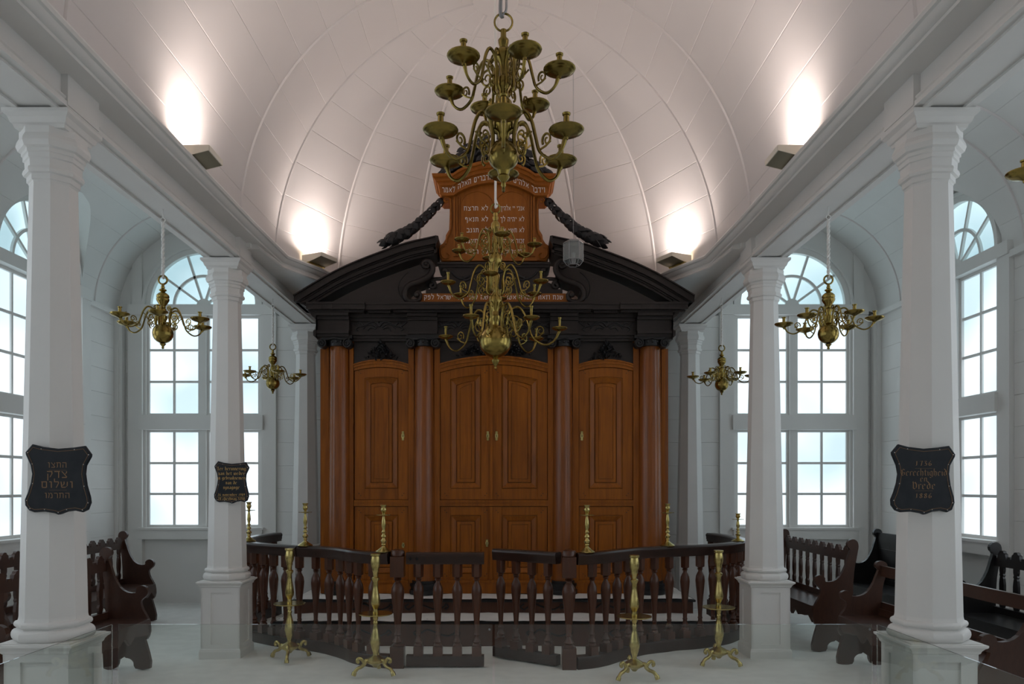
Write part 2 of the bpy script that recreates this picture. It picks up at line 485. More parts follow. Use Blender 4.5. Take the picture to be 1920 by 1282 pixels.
def rib(pts_fn, wdt, name, parent, matn, p1=HALF, n=40, prot=.022):
    rows, back = [], []
    for i in range(n+1):
        p = p1*i/n; c, nrm, tan = pts_fn(p)
        rows.append([c-nrm*.0-tan*wdt, c-nrm*prot-tan*wdt*.45, c-nrm*prot+tan*wdt*.45, c+tan*wdt])
        back.append([c+nrm*.03-tan*wdt, c+nrm*.03-tan*wdt*.45, c+nrm*.03+tan*wdt*.45, c+nrm*.03+tan*wdt])
    return MB().slab(rows, back).build(name, matn, parent, 40)
for yy in (1.35, 4.28, YR):
    def f(p, yy=yy):
        return (Vector((VA*cos(p), yy, SPR+VB*sin(p))), Vector((cos(p), 0, sin(p))), Vector((0, 1, 0)))
    rib(f, .018, 'ceiling_rib', ce, 'vault', pi, 80, .014)
for th in THF:
    def f(p, th=th):
        return (ribpt(th, p), Vector((cos(p)*cos(th), cos(p)*sin(th), sin(p))), Vector((-sin(th), cos(th), 0)))
    rib(f, .019, 'ceiling_rib', ce, 'vault', 1.475, 40, .014)

# ---- aisle vaults
AC, ARD = 4.025, 1.275
def lun_w(z):
    if z <= FANZ: return LUN
    if z >= FANZ+LUN: return 0
    return sqrt(LUN*LUN-(z-FANZ)**2)
for s in (-1, 1):
    ca = struct('ceiling')
    NA = 12
    for k in range(NA):
        f0, f1 = pi*k/NA, pi*(k+1)/NA      # phi 0 at the side wall, pi at the beam
        cut = SPR+ARD*sin(f0) < FANZ+LUN-.01 and k < NA/2
        edges = [YB+.02]
        spans = [(YB+.02, None, None, WY[0], 1)]
        bounds = []
        if cut:
            segs = [(('w', WY[0], 1), ('c', YB+.02))]
            for i in range(3): segs.append((('w', WY[i+1], 1), ('w', WY[i], -1)))
            segs.append((('c', YF), ('w', WY[3], -1)))
        else:
            segs = [(('c', 7.7), ('c', 10.1)), (('c', 10.1), ('c', YB+.02)), (('c', 4.5), ('c', 7.7)), (('c', 1.5), ('c', 4.5)), (('c', YF), ('c', 1.5))]
        for A, B in segs:
            def yv(e, z):
                return e[1] if e[0] == 'c' else e[1]+e[2]*lun_w(z)
            def fn(p, t, A=A, B=B, s=s):
                z = SPR+ARD*sin(p)
                return (Vector((s*(AC+ARD*cos(p)), lerp(yv(A, z), yv(B, z), t), z)), Vector((s*cos(p), 0, sin(p))))
            vault_piece(fn, f0, f1, ca, 'paint', 5 if cut else 3)
    for yy in (10.1, 7.7, 7.2, 4.8, 4.3, 1.9):
        def f(p, yy=yy, s=s):
            return (Vector((s*(AC+ARD*cos(p)), yy, SPR+ARD*sin(p))), Vector((s*cos(p), 0, sin(p))), Vector((0, 1, 0)))
        rib(f, .016, 'ceiling_rib', ca, 'vault', pi, 50, .012)
    def xv(z): return AC+sqrt(max(ARD**2-(z-SPR)**2, 0))
    for yy in WY:      # tunnels that lead from the vault to the fanlights
        prof = [(yy+LUN, 4.03)]+[(yy+LUN*cos(a), FANZ+LUN*sin(a)) for a in [pi*i/30 for i in range(31)]]+[(yy-LUN, 4.03)]
        rows, back = [], []
        for (y, z) in prof:
            nn = Vector((0, y-yy, max(z-FANZ, 0))).normalized()*.03
            rows.append([Vector((s*(xv(z)), y, z)), Vector((s*(XS+.13), y, z))]); back.append([Vector((s*(xv(z)), y, z))+nn, Vector((s*(XS+.13), y, z))+nn])
        MB().slab(rows, back).build('window_reveal', 'paint', ca, 30)
        # wall board around the fanlight
        inn, out = [], []
        for i in range(31):
            a = pi*i/30
            inn.append((s*XS, yy+(FANR+.03)*cos(a), FANZ+(FANR+.03)*sin(a))); out.append((s*XS, yy+(LUN+.02)*cos(a), FANZ+(LUN+.02)*sin(a)))
        MB().slab([inn, out], [[(x+s*.04, y, z) for x, y, z in inn], [(x+s*.04, y, z) for x, y, z in out]]).build('fanlight_surround', 'paint', ca)

# ---- beams over the columns
CY = [-1.2, 1.69, 4.566, 7.438, 10.40]
COLX = 2.6
for n, s in ((1, -1), (2, 1)):
    t = struct('trim_%d' % n)
    MB().box((s*2.46, YF, 3.79), (s*2.74, YB, 4.03)).build('beam', 'paint', t)
    for q, xx in ((-1, 2.46), (1, 2.74)):
        a = s*xx; d = s*q
        prof = [(0, 0), (.035, .0), (.035, .03), (.018, .035), (.03, .05), (.03, .058), (.012, .065), (0, .07)]
        b = MB()
        pts = [(a+d*u, 3.79+z) for u, z in prof]
        b.xz(pts, YF, YB).build('beam_moulding', 'paint', t)
    for q in (-1, 1):
        MB().box((s*(2.6+q*.10), YF, 3.775), (s*(2.6+q*.13), YB, 3.795)).build('beam_bead', 'paint', t)
    MB().box((s*2.74, YF, 3.98), (s*2.80, YB, 4.03)).build('beam_cap', 'paint', t)
    for yy in CY:
        MB().box((s*2.42, yy-.17, 3.80), (s*2.78, yy+.17, 4.0)).build('beam_block', 'paint', t)
# ---- cornice all round the nave
path = [(-VA, YF), (-VA, YR-.05)]+[(-AR*cos(t), YA+AR*sin(t)) for t in TH]+[(AR*cos(t), YA+AR*sin(t)) for t in TH[-2::-1]]+[(VA, YR-.05), (VA, YF)]
# travel from left-front to back to right-front : the nave lies to the right -> d negative is inward
lip = [(.09, 4.05), (-.10, 4.05), (-.115, 4.065), (-.15, 4.068), (-.158, 4.05), (-.15, 4.032), (-.132, 4.028), (-.125, 4.012), (-.105, 3.992), (-.09, 3.99), (-.085, 3.975), (.09, 3.975)]
t3 = struct('trim_3')
MB().sweep(path, lip).build('cornice', 'paint', t3, 40)
ap = path[1:-1]
bed = [(.06, 3.98), (-.085, 3.98), (-.085, 3.965), (-.10, 3.955), (-.11, 3.935), (-.10, 3.925), (.06, 3.925)]
ap2 = [(-VA-.03, YR+.35)]+ap[1:-1]+[(VA+.03, YR+.35)]
MB().sweep(ap2, bed).build('bed_moulding', 'paint', t3, 40)
so = MB()
for s in (-1, 1):
    pr = [(s*(VA), YR+.3)]+[(s*AR*cos(t), YA+AR*sin(t)) for t in TH]
    inner = [Vector((x, y, 3.93)) for x, y in pr]
    outer = [Vector((s*2.5, y, 3.93)) for x, y in pr[:-1]]+[Vector((s*2.5, YB, 3.93))]
    inner.append(Vector((0, YB, 3.93))); outer.append(Vector((s*2.5, YB, 3.93)))
    so.slab([inner, outer], [[p+Vector((0, 0, .05)) for p in inner], [p+Vector((0, 0, .05)) for p in outer]])
so.build('soffit_board', 'paint', t3)

# ================================================================== COLUMNS
def make_column():
    t = thing('column', 'x', 'column', (0, 0, 0))
    prof = [(.180,.716),(.192,.721),(.200,.732),(.204,.748),(.203,.763),(.197,.777),(.187,.786),(.177,.789),(.176,.794),(.184,.797),(.190,.806),(.191,.816),(.187,.826),(.179,.832),(.172,.834),(.169,.842),(.167,.856),
            (.118,3.385)]
    cap = [(.119,3.38),(.122,3.39),(.130,3.395),(.130,3.425),(.145,3.43),(.151,3.445),(.147,3.462),(.138,3.466),(.140,3.51),
           (.148,3.515),(.148,3.54),(.156,3.545),(.156,3.565),(.172,3.572),(.182,3.60),(.178,3.62),(.168,3.642),(.165,3.645),(.165,3.685)]
    MB().lathe(prof[-2:], 8, phase=R(22.5), flat=True).build('shaft', 'paint', t)
    MB().lathe(prof[:-1], 8, phase=R(22.5), flat=True).build('base', 'paint', t, 40)
    MB().lathe(cap, 8, phase=R(22.5), flat=True).build('capital', 'paint', t)
    ab = [(.145,3.68),(.150,3.70),(.158,3.705),(.162,3.712),(.170,3.735),(.186,3.750),(.190,3.755),(.190,3.776)]
    MB().lathe(ab, 4, phase=R(45), flat=True).build('abacus', 'paint', t)
    pd = MB().box((-.172, -.172, -.03), (.172, .172, .66))
    pe = t and pd.build('pedestal', 'paint', t)
    for k in range(4):
        f = MB()
        a, b = -.184, -.090
        f.box((a, -.184, .05), (b, -.17, .665)).box((.09, -.184, .05), (.184, -.17, .665)).box((b, -.184, .61), (.09, -.17, .665)).box((b, -.184, .05), (.09, -.17, .12))
        f.xf(Matrix.Rotation(k*pi/2, 4, 'Z')); f.build('panel_frame', 'paint', pe)
    sl = [(.184,.655),(.192,.662),(.196,.675),(.208,.690),(.218,.697),(.221,.702),(.221,.712),(.200,.714),(.200,.720)]
    MB().lathe(sl, 4, phase=R(45), flat=True).build('pedestal_cap', 'paint', t)
    MB().lathe([(.197,-.03),(.197,.05),(.190,.075),(.184,.08)], 4, phase=R(45), flat=True).build('pedestal_foot', 'paint', t)
    return t
cl = {(-1, 2): 'white octagonal column front left, with the Hebrew-lettered black plaque',
      (1, 2): 'white octagonal column front right, with the plaque that reads 1736',
      (-1, 3): 'white octagonal column left of the railing, with the small gold-lettered plaque',
      (1, 3): 'white octagonal column right of the railing, without any plaque',
      (-1, 4): 'white octagonal column against the back wall left of the ark',
      (1, 4): 'white octagonal column against the back wall right of the ark'}
proto = make_column(); first = True
for i in (2, 3, 4):
    for s in (-1, 1):
        if first: proto.location = (s*COLX, CY[i], 0); proto['label'] = cl[(s, i)]; proto['group'] = 'columns under the beams'; first = False
        else: copy_tree(proto, None, cl[(s, i)], 'columns under the beams', (s*COLX, CY[i], 0))

# ================================================================== TEXT
# blackletter minuscules from broad-nib strokes; unit: x-height 1, y up
G = {
 'e': (.62, [[(.12,.12),(.12,.85),(.35,1),(.5,.75),(.15,.45)], [(.12,.12),(.3,0),(.5,.15)]]),
 'r': (.5, [[(.15,0),(.15,.85)], [(.05,.9),(.15,.85)], [(.15,.8),(.35,1),(.48,.85)]]),
 'c': (.55, [[(.45,.85),(.3,1),(.12,.8),(.12,.15),(.3,0),(.48,.15)]]),
 'h': (.68, [[(.14,1.6),(.14,0)], [(.14,.85),(.35,1),(.52,.8),(.52,.1),(.4,-.15)]]),
 't': (.45, [[(.18,1.35),(.18,.12),(.3,0),(.42,.12)], [(.02,.95),(.4,.95)]]),
 'i': (.3, [[(.05,.9),(.15,.85),(.15,.1),(.26,0)], [(.14,1.25),(.18,1.3)]]),
 'g': (.66, [[(.5,.9),(.3,1),(.12,.8),(.12,.2),(.3,.02),(.5,.15)], [(.52,1),(.52,-.3),(.3,-.5),(.1,-.35)]]),
 'd': (.66, [[(.15,1.55),(.52,.95),(.52,.15),(.32,0),(.12,.2),(.12,.75),(.3,.95),(.5,.8)]]),
 'n': (.68, [[(.14,.95),(.14,0)], [(.14,.8),(.36,1),(.52,.8),(.52,.1),(.62,0)]]),
 'a': (.62, [[(.1,.85),(.3,1),(.48,.8),(.48,.1),(.58,0)], [(.48,.5),(.2,.45),(.12,.2),(.26,0),(.46,.15)]]),
 'w': (.95, [[(.12,1),(.12,.15),(.28,0),(.45,.15),(.45,.95)], [(.45,.15),(.62,0),(.8,.2),(.8,.85),(.66,1)]]),
 'b': (.64, [[(.13,1.6),(.13,.12),(.3,0),(.5,.2),(.5,.8),(.34,1),(.15,.8)]]),
 'u': (.68, [[(.12,.95),(.12,.15),(.28,0),(.5,.2)], [(.52,.95),(.52,.1),(.62,0)]]),
 'k': (.6, [[(.14,1.6),(.14,0)], [(.14,.6),(.36,1),(.46,.75),(.18,.5),(.5,0)]]),
 'm': (.98, [[(.13,.95),(.13,0)], [(.13,.8),(.32,1),(.46,.8),(.46,0)], [(.46,.8),(.64,1),(.8,.8),(.8,.1),(.9,0)]]),
 'v': (.6, [[(.08,1),(.14,.85),(.14,.15),(.3,0),(.48,.2),(.48,.8),(.34,1)]]),
 's': (.55, [[(.46,.85),(.3,1),(.12,.78),(.14,.6),(.44,.4),(.46,.2),(.28,0),(.08,.15)]]),
 'y': (.64, [[(.12,.95),(.12,.2),(.28,.05),(.5,.2)], [(.52,.95),(.52,-.2),(.3,-.5),(.12,-.35)]]),
 'o': (.6, [[(.12,.2),(.12,.8),(.3,1),(.48,.8),(.48,.2),(.3,0),(.12,.2)]]),
 'G': (.9, [[(.8,1.25),(.5,1.5),(.2,1.25),(.12,.7),(.25,.2),(.5,0),(.75,.2),(.75,.7),(.5,.7)], [(.36,1.3),(.36,.3)]]),
 'V': (.85, [[(.05,1.4),(.2,1.5),(.25,1.2),(.25,.2),(.45,0),(.7,.3),(.7,1),(.5,1.4),(.35,1.2)]]),
 'T': (.8, [[(.05,1.2),(.2,1.5),(.45,1.4),(.75,1.5)], [(.42,1.4),(.42,.15),(.55,0)]]),
 '1': (.5, [[(.05,.05),(.22,.1),(.26,1.3),(.1,1.15)]]), '7': (.6, [[(.08,1.25),(.5,1.35),(.4,.7),(.32,0)]]),
 '3': (.6, [[(.1,1.3),(.45,1.3),(.25,.8),(.48,.55),(.4,.1),(.12,.05)]]), '6': (.6, [[(.42,1.4),(.15,.8),(.12,.25),(.3,0),(.48,.25),(.42,.6),(.16,.6)]]),
 '8': (.6, [[(.3,1.35),(.12,1.1),(.45,.5),(.4,.1),(.2,.05),(.12,.4),(.45,1),(.42,1.25),(.3,1.35)]]),
 '9': (.6, [[(.12,0),(.42,.5),(.48,1.1),(.3,1.35),(.12,1.1),(.18,.75),(.45,.8)]]),
 '2': (.6, [[(.1,1.1),(.3,1.35),(.48,1.1),(.1,.05),(.5,.05)]]), '5': (.6, [[(.5,1.3),(.16,1.3),(.14,.8),(.4,.8),(.48,.4),(.3,0),(.1,.1)]]),
 '0': (.6, [[(.12,.3),(.12,1.05),(.3,1.35),(.48,1.05),(.48,.3),(.3,0),(.12,.3)]]), ' ': (.45, [])}
HG = {
 'א': (.72, [[(.1,.92),(.64,.08)], [(.62,.95),(.60,.65),(.42,.52)], [(.10,.05),(.16,.35),(.30,.62)]]),
 'ב': (.68, [[(.08,.93),(.5,.93),(.55,.83),(.55,.08)], [(.05,.07),(.66,.07)]]),
 'ג': (.50, [[(.12,.93),(.32,.93),(.35,.45),(.43,.04)], [(.35,.35),(.08,.07)]]),
 'ד': (.66, [[(.05,.93),(.62,.93)], [(.5,.93),(.5,.02)]]),
 'ה': (.70, [[(.05,.93),(.56,.93),(.58,.8),(.58,.02)], [(.12,.58),(.12,.02)]]),
 'ו': (.36, [[(.06,.93),(.25,.93),(.26,.02)]]),
 'ז': (.42, [[(.05,.95),(.36,.91)], [(.22,.92),(.18,.02)]]),
 'ח': (.70, [[(.02,.93),(.56,.93),(.58,.02)], [(.12,.93),(.12,.02)]]),
 'י': (.34, [[(.06,.93),(.24,.93),(.22,.62)]]),
 'ך': (.60, [[(.05,.93),(.5,.93)], [(.48,.93),(.46,-.35)]]),
 'כ': (.64, [[(.08,.93),(.42,.93),(.55,.75),(.55,.25),(.42,.07),(.06,.07)]]),
 'ל': (.60, [[(.10,1.4),(.1,.93),(.5,.93),(.52,.7),(.28,.04)]]),
 'ם': (.70, [[(.06,.93),(.57,.93),(.57,.07),(.12,.07),(.12,.93)]]),
 'מ': (.72, [[(.06,.98),(.2,.75),(.1,.04)], [(.16,.75),(.35,.95),(.52,.88),(.6,.6),(.6,.07),(.34,.07)]]),
 'נ': (.46, [[(.1,.93),(.3,.93),(.33,.07),(.04,.07)]]),
 'ע': (.66, [[(.06,.95),(.2,.88),(.42,.2)], [(.58,.95),(.55,.4),(.4,.15),(.06,-.05)]]),
 'פ': (.68, [[(.14,.9),(.12,.60),(.3,.58)], [(.12,.93),(.45,.93),(.56,.75),(.56,.25),(.45,.07),(.05,.07)]]),
 'ף': (.66, [[(.14,.9),(.12,.60),(.3,.58)], [(.12,.93),(.45,.93),(.55,.78),(.53,-.35)]]),
 'צ': (.68, [[(.06,.95),(.16,.8),(.56,.22),(.58,.07),(.05,.07)], [(.58,.95),(.56,.7),(.38,.5)]]),
 'ק': (.68, [[(.05,.93),(.56,.93),(.58,.6),(.36,.12)], [(.12,.6),(.12,-.35)]]),
 'ר': (.60, [[(.06,.93),(.42,.93),(.52,.8),(.52,.02)]]),
 'ש': (.84, [[(.06,.95),(.14,.10),(.5,.08),(.7,.3),(.72,.95)], [(.38,.95),(.38,.55),(.16,.35)]]),
 'ת': (.74, [[(.02,.93),(.56,.93),(.61,.8),(.61,.02)], [(.17,.93),(.17,.1),(.02,.05)]]), ' ': (.38, [])}
def hebrew(s, h, cx, cz, y, parent, matn, width=None, arc=None, w=.085):
    "square letters written right to left with a broad nib; arc(x) lifts the base line"
    b = MB(); x = 0
    for ch in s[::-1]:
        adv, st = HG[ch]
        for pl in st:
            for p, q in zip(pl, pl[1:]):
                n = (w*.55, w*.95) if abs(q[0]-p[0]) > abs(q[1]-p[1]) else (w*.75, w*.35)
                o = len(b.v)
                if abs(q[0]-p[0]) > abs(q[1]-p[1]): quad = [(x+p[0]-n[0]*.4, p[1]-n[1]), (x+q[0]+n[0]*.4, q[1]-n[1]), (x+q[0]+n[0], q[1]+n[1]), (x+p[0]-n[0], p[1]+n[1])]
                else: quad = [(x+p[0]-n[0], p[1]+n[1]*.5), (x+q[0]-n[0], q[1]-n[1]), (x+q[0]+n[0], q[1]), (x+p[0]+n[0], p[1]+n[1])]
                b.v += [(u, 0, v) for u, v in quad]; b.f.append((o, o+1, o+2, o+3))
        x += adv+.12
    k = (width/x) if width else h
    b.v = [(cx+(u-x/2)*k, y, cz+(v-.5)*h+(arc(cx+(u-x/2)*k) if arc else 0)) for u, _, v in b.v]
    return b.build('lettering', matn, parent)
def black(s, xh, cx, cz, y, parent, matn, width=None, w=.1):
    b = MB(); x = 0
    for ch in s:
        adv, st = G[ch]
        for pl in st:
            for p, q in zip(pl, pl[1:]):
                n = (w*.75, w*.55)
                quad = [(x+p[0]-n[0], p[1]-n[1]), (x+q[0]-n[0], q[1]-n[1]), (x+q[0]+n[0], q[1]+n[1]), (x+p[0]+n[0], p[1]+n[1])]
                o = len(b.v); b.v += [(u, 0, v) for u, v in quad]; b.f.append((o, o+1, o+2, o+3))
        x += adv+.08
    k = (width/x) if width else xh
    b.v = [(cx+(u-x/2)*k, y, cz+v*xh) for u, _, v in b.v]
    return b.build('lettering', matn, parent)

# ================================================================== PLAQUES
PO = [(250,95),(400,135),(640,165),(880,145),(1045,120),(1140,255),(1135,290),(1060,430),(1045,560),(1070,740),(1120,920),(1130,1010),(1090,1120),(1010,1160),(900,1135),(780,1150),(680,1190),(640,1197),(590,1175),(440,1150),(280,1160),(200,1130),(140,1050),(135,960),(180,850),(225,700),(245,560),(220,420),(150,260),(145,220)]
def plaque(px, py, Y, wd, ht, label):
    c = P(px, py, Y); t = thing('plaque', label, 'plaque', c, 0, 'shield-shaped plaques on the columns')
    pts = [((x-640)/1000*wd, (645-z)/1100*ht) for x, z in PO]
    MB().xz(pts, -.006, .012, .004).build('board', 'plaque', t)
    ins = inset(pts[::-1] if sum(pts[i][0]*pts[(i+1)%len(pts)][1]-pts[(i+1)%len(pts)][0]*pts[i][1] for i in range(len(pts))) < 0 else pts, .016)
    MB().tube([(x, -.007, z) for x, z in ins], .0013, 4, True).build('gold_line', 'gold', t)
    for i in range(0, len(ins), 2):
        x, z = ins[i]; MB().lathe([(.0035, 0), (.0015, .002)], 6).xf(Matrix.Translation((x*1.02, -.006, z*1.02)) @ Matrix.Rotation(pi/2, 4, 'X')).build('nail', 'nail', t)
    return t
y1 = CY[2]-.17
t = plaque(109.5, 898.5, y1, .378, .402, 'black shield-shaped plaque with Hebrew gold letters on the front left column')
for s, z, sz, wd in (('התצו', .082, .042, .115), ('צדק', .028, .055, .125), ('ושלום', -.030, .052, .190), ('התרמו', -.092, .042, .150)):
    hebrew(s, sz*.72, 0, z, -.0075, t, 'gold', wd, w=.07)
for z in (.052, -.062): MB().box((-.05, -.0075, z), (.05, -.006, z+.001)).build('rule', 'gold', t)
t = plaque(1731, 898.5, y1, .365, .402, 'black shield-shaped plaque reading 1736 Gerechtigheid en Vrede 1886 on front right column')
for s, z, xh, wd in (('1736', .078, .020, .10), ('Gerechtigheid', .022, .025, .27), ('en', -.012, .022, .045), ('Vrede', -.055, .028, .14), ('1886', -.107, .020, .10)):
    black(s, xh, 0, z, -.0075, t, 'gold', wd, .085)
for z in (.062, -.066): MB().box((-.05, -.0075, z), (.05, -.006, z+.001)).build('rule', 'gold', t)
t = plaque(434.5, 904, CY[3]-.165, .330, .400, 'smaller black plaque with a Dutch dedication on the second left column')
for s, z, xh, wd in (('Ter herinnering', .115, .021, .275), ('aan het weder', .070, .021, .25), ('in gebruiknemen', .027, .021, .265), ('van de', -.018, .021, .11), ('synagoge', -.062, .021, .16), ('26 november 1989', -.128, .016, .26), ('28 cheshvan 5750', -.166, .016, .255)):
    black(s, xh, 0, z, -.0075, t, 'gold2', wd, .1)
MB().box((-.135, -.0075, -.140), (.13, -.006, -.1385)).build('rule', 'gold2', t)

# ================================================================== THE ARK
YK = 8.72; KX = -.038
ark = thing('torah_ark', 'tall brown wooden ark with black broken pediment and Hebrew tablet between the columns', 'cabinet', (0, YK, 0))
def px(x, Y=YK): return CX+(x-PX)*Y/F
def pz(y, Y=YK): return CZ-(y-PY)*Y/F
def ly(Y): return Y-YK
ZB = .40
X0, X1 = px(604), px(1252)
MB().box((X0, .10, ZB), (X1, .95, pz(600))).build('carcass', 'ark', ark)
def arc_pts(xa, xb, ze, zt, n=12):
    "points of a flat arch from xa to xb, ends at ze, crown at zt"
    return [(lerp(xa, xb, i/n), ze+(zt-ze)*(1-(2*i/n-1)**2)) for i in range(n+1)]
# bays (pixel x at the face)
bays = [(664, 766, 1), (825, 1027, 2), (1085, 1187, 1)]
cols = [(603, 663, 617, 656), (766, 825, 776, 815), (1027, 1085, 1037, 1074), (1187, 1247, 1197, 1240)]
def door(xa, xb, za, zb, top=None, key=None, upper=True):
    "door with a raised and fielded panel; top=(z at xa, z at xb) for sloping arched heads"
    d = link('door', None, ark)
    def zt(x):
        return zb if top is None else top(x)
    g = .004; xa += g; xb -= g
    n = 8
    outl = [(xb, za+g), (xa, za+g)]+[(lerp(xa, xb, i/n), zt(lerp(xa, xb, i/n))-g) for i in range(n+1)]
    MB().xz(outl, .045, .09).build('leaf', 'ark', d)
    sw = .115 if xb-xa > .55 else .105
    x2, x3 = xa+sw, xb-sw; z2 = za+(.13 if upper else .08); off = .11 if upper else .1
    n = 6
    def out(ins):
        return [(x3-ins, z2+ins), (x2+ins, z2+ins)]+[(lerp(x2+ins, x3-ins, i/n), zt(lerp(x2, x3, i/n))-off-ins) for i in range(n+1)]
    ztm = lambda x: zt(x)-g
    nn_ = 6; oz = [(lerp(x2, x3, i/nn_), zt(lerp(x2, x3, i/nn_))-off) for i in range(nn_+1)]
    for (u0, u1) in ((xa, x2), (x3, xb)):
        MB().xz([(u1, za+g), (u0, za+g)]+[(lerp(u0, u1, i/3), ztm(lerp(u0, u1, i/3))) for i in range(4)], .005, .05, .0015).build('stile', 'ark', d)
    MB().xz([(x2, za+g), (x3, za+g), (x3, z2), (x2, z2)], .0065, .05, .0015).build('rail', 'ark', d)
    MB().xz(oz+[(x, ztm(x)) for x, _ in oz[::-1]], .0065, .05, .0015).build('rail', 'ark', d)
    rings = [(.0, .03), (.004, .03), (.005, -.004), (.012, -.004), (.016, .004), (.064, .028), (.066, .040), (.071, .040), (.073, .018), (.104, .018), (.105, .026), (.109, .026), (.110, .018)]
    m = MB(); prev = None
    for ins, y in rings:
        o = len(m.v); pts = out(ins); m.v += [(x, y, z) for x, z in pts]
        k = len(pts)
        if prev is not None:
            for i in range(k): m.f.append((prev+i, prev+(i+1) % k, o+(i+1) % k, o+i))
        prev = o
    m.f.append(tuple(prev+i for i in range(k)))
    m.build('panel', 'ark', d)
    for sx in (-1, 1):     # pegs
        for zz in (za+.05, zt((xa+xb)/2)-.07):
            for dx, dz in ((0, 0), (.02, .03)):
                xx = (xa+.07 if sx < 0 else xb-.07)+dx*sx
                MB().lathe([(.006, 0), (.005, .003)], 6).xf(Matrix.Translation((xx, .006, zz+dz*.8)) @ Matrix.Rotation(pi/2, 4, 'X')).build('peg', 'dark', d)
    if key:
        kx, kz, hh = key
        o = [(-.010,-hh),( .010,-hh),(.014,-hh*.8),(.010,-hh*.55),(.017,-hh*.35),(.017,hh*.35),(.010,hh*.55),(.014,hh*.8),(.010,hh),(-.010,hh),(-.014,hh*.8),(-.010,hh*.55),(-.017,hh*.35),(-.017,-hh*.35),(-.010,-hh*.55),(-.014,-hh*.8)]
        e = MB().xz([(kx+u, kz+v) for u, v in o], -.004, .006).build('escutcheon', 'brassbright', d)
        e['label'] = 'small brass keyhole plate'
        MB().box((kx-.003, -.006, kz-.012), (kx+.003, -.003, kz+.012)).build('keyhole', 'dark', d)
    return d
zr1, zr0 = pz(937), pz(949)
for bi, (xa, xb, nd) in enumerate(bays):
    A, B = px(xa), px(xb)
    if nd == 1: le, lt, te, tt = 684, 678, 684, 679
    zend, ztop = (pz(695), pz(688)) if nd == 1 else (pz(698), pz(683))
    zend2, ztop2 = (pz(683), pz(674)) if nd == 1 else (pz(682), pz(667))
    def top(x, A=A, B=B, zend=zend, ztop=ztop): u = (x-A)/(B-A); return zend+(ztop-zend)*(1-(2*u-1)**2)
    # arched lintel, three stepped bands
    lo, hi = arc_pts(A, B, zend, ztop), arc_pts(A, B, zend2, ztop2)
    m = MB()
    for a, b, y in ((0, .42, -.012), (.42, .8, -.026), (.8, 1.0, -.040)):
        l = [(p[0], lerp(p[1], q[1], a)) for p, q in zip(lo, hi)]; h = [(p[0], lerp(p[1], q[1], b)) for p, q in zip(lo, hi)]
        m.slab([[(x, y, z) for x, z in l], [(x, y, z) for x, z in h]], [[(x, .1, z) for x, z in l], [(x, .1, z) for x, z in h]])
    m.build('arched_lintel', 'ark', ark, 20)
    # dark panel over the lintel
    dk = [(B, pz(634)), (A, pz(634))]+[(p[0], p[1]) for p in arc_pts(A, B, zend2, ztop2)]
    MB().xz(dk, .0, .12).build('overdoor_panel', 'ebony', ark)
    # rail between the doors
    m = MB().box((A, -.012, zr0), (B, .1, zr1)).box((A, -.024, lerp(zr0, zr1, .12)), (B, .1, lerp(zr0, zr1, .42))).box((A, -.024, lerp(zr0, zr1, .62)), (B, .1, lerp(zr0, zr1, .9)))
    m.build('middle_rail', 'ark', ark)
    MB().box((A, -.012, ZB), (B, .1, pz(1090))).box((A, -.03, pz(1092)), (B, .1, pz(1087))).build('plinth_rail', 'ark', ark)
    zl = pz(1088)
    if nd == 1:
        kx = px(755.5) if bi == 0 else px(1091)
        door(A, B, zr1, 0, top, (kx, pz(817), .052))
        door(A, B, zl, zr0, None, (px(756), pz(1022), .03) if bi == 0 else None, False)
    else:
        mid = px(921.5)
        door(A, mid, zr1, 0, top, (px(914.5), pz(817), .052)); door(mid, B, zr1, 0, top, (px(931), pz(817), .052))
        door(A, mid, zl, zr0, None, (px(913), pz(1018), .04), False); door(mid, B, zl, zr0, None, None, False)
        MB().box((mid-.018, -.022, zr1+.005), (mid+.012, .01, ztop-.012)).build('meeting_strip', 'ark', ark)
        MB().box((mid-.018, -.022, zl), (mid+.012, .01, zr0-.005)).build('meeting_strip', 'ark', ark)
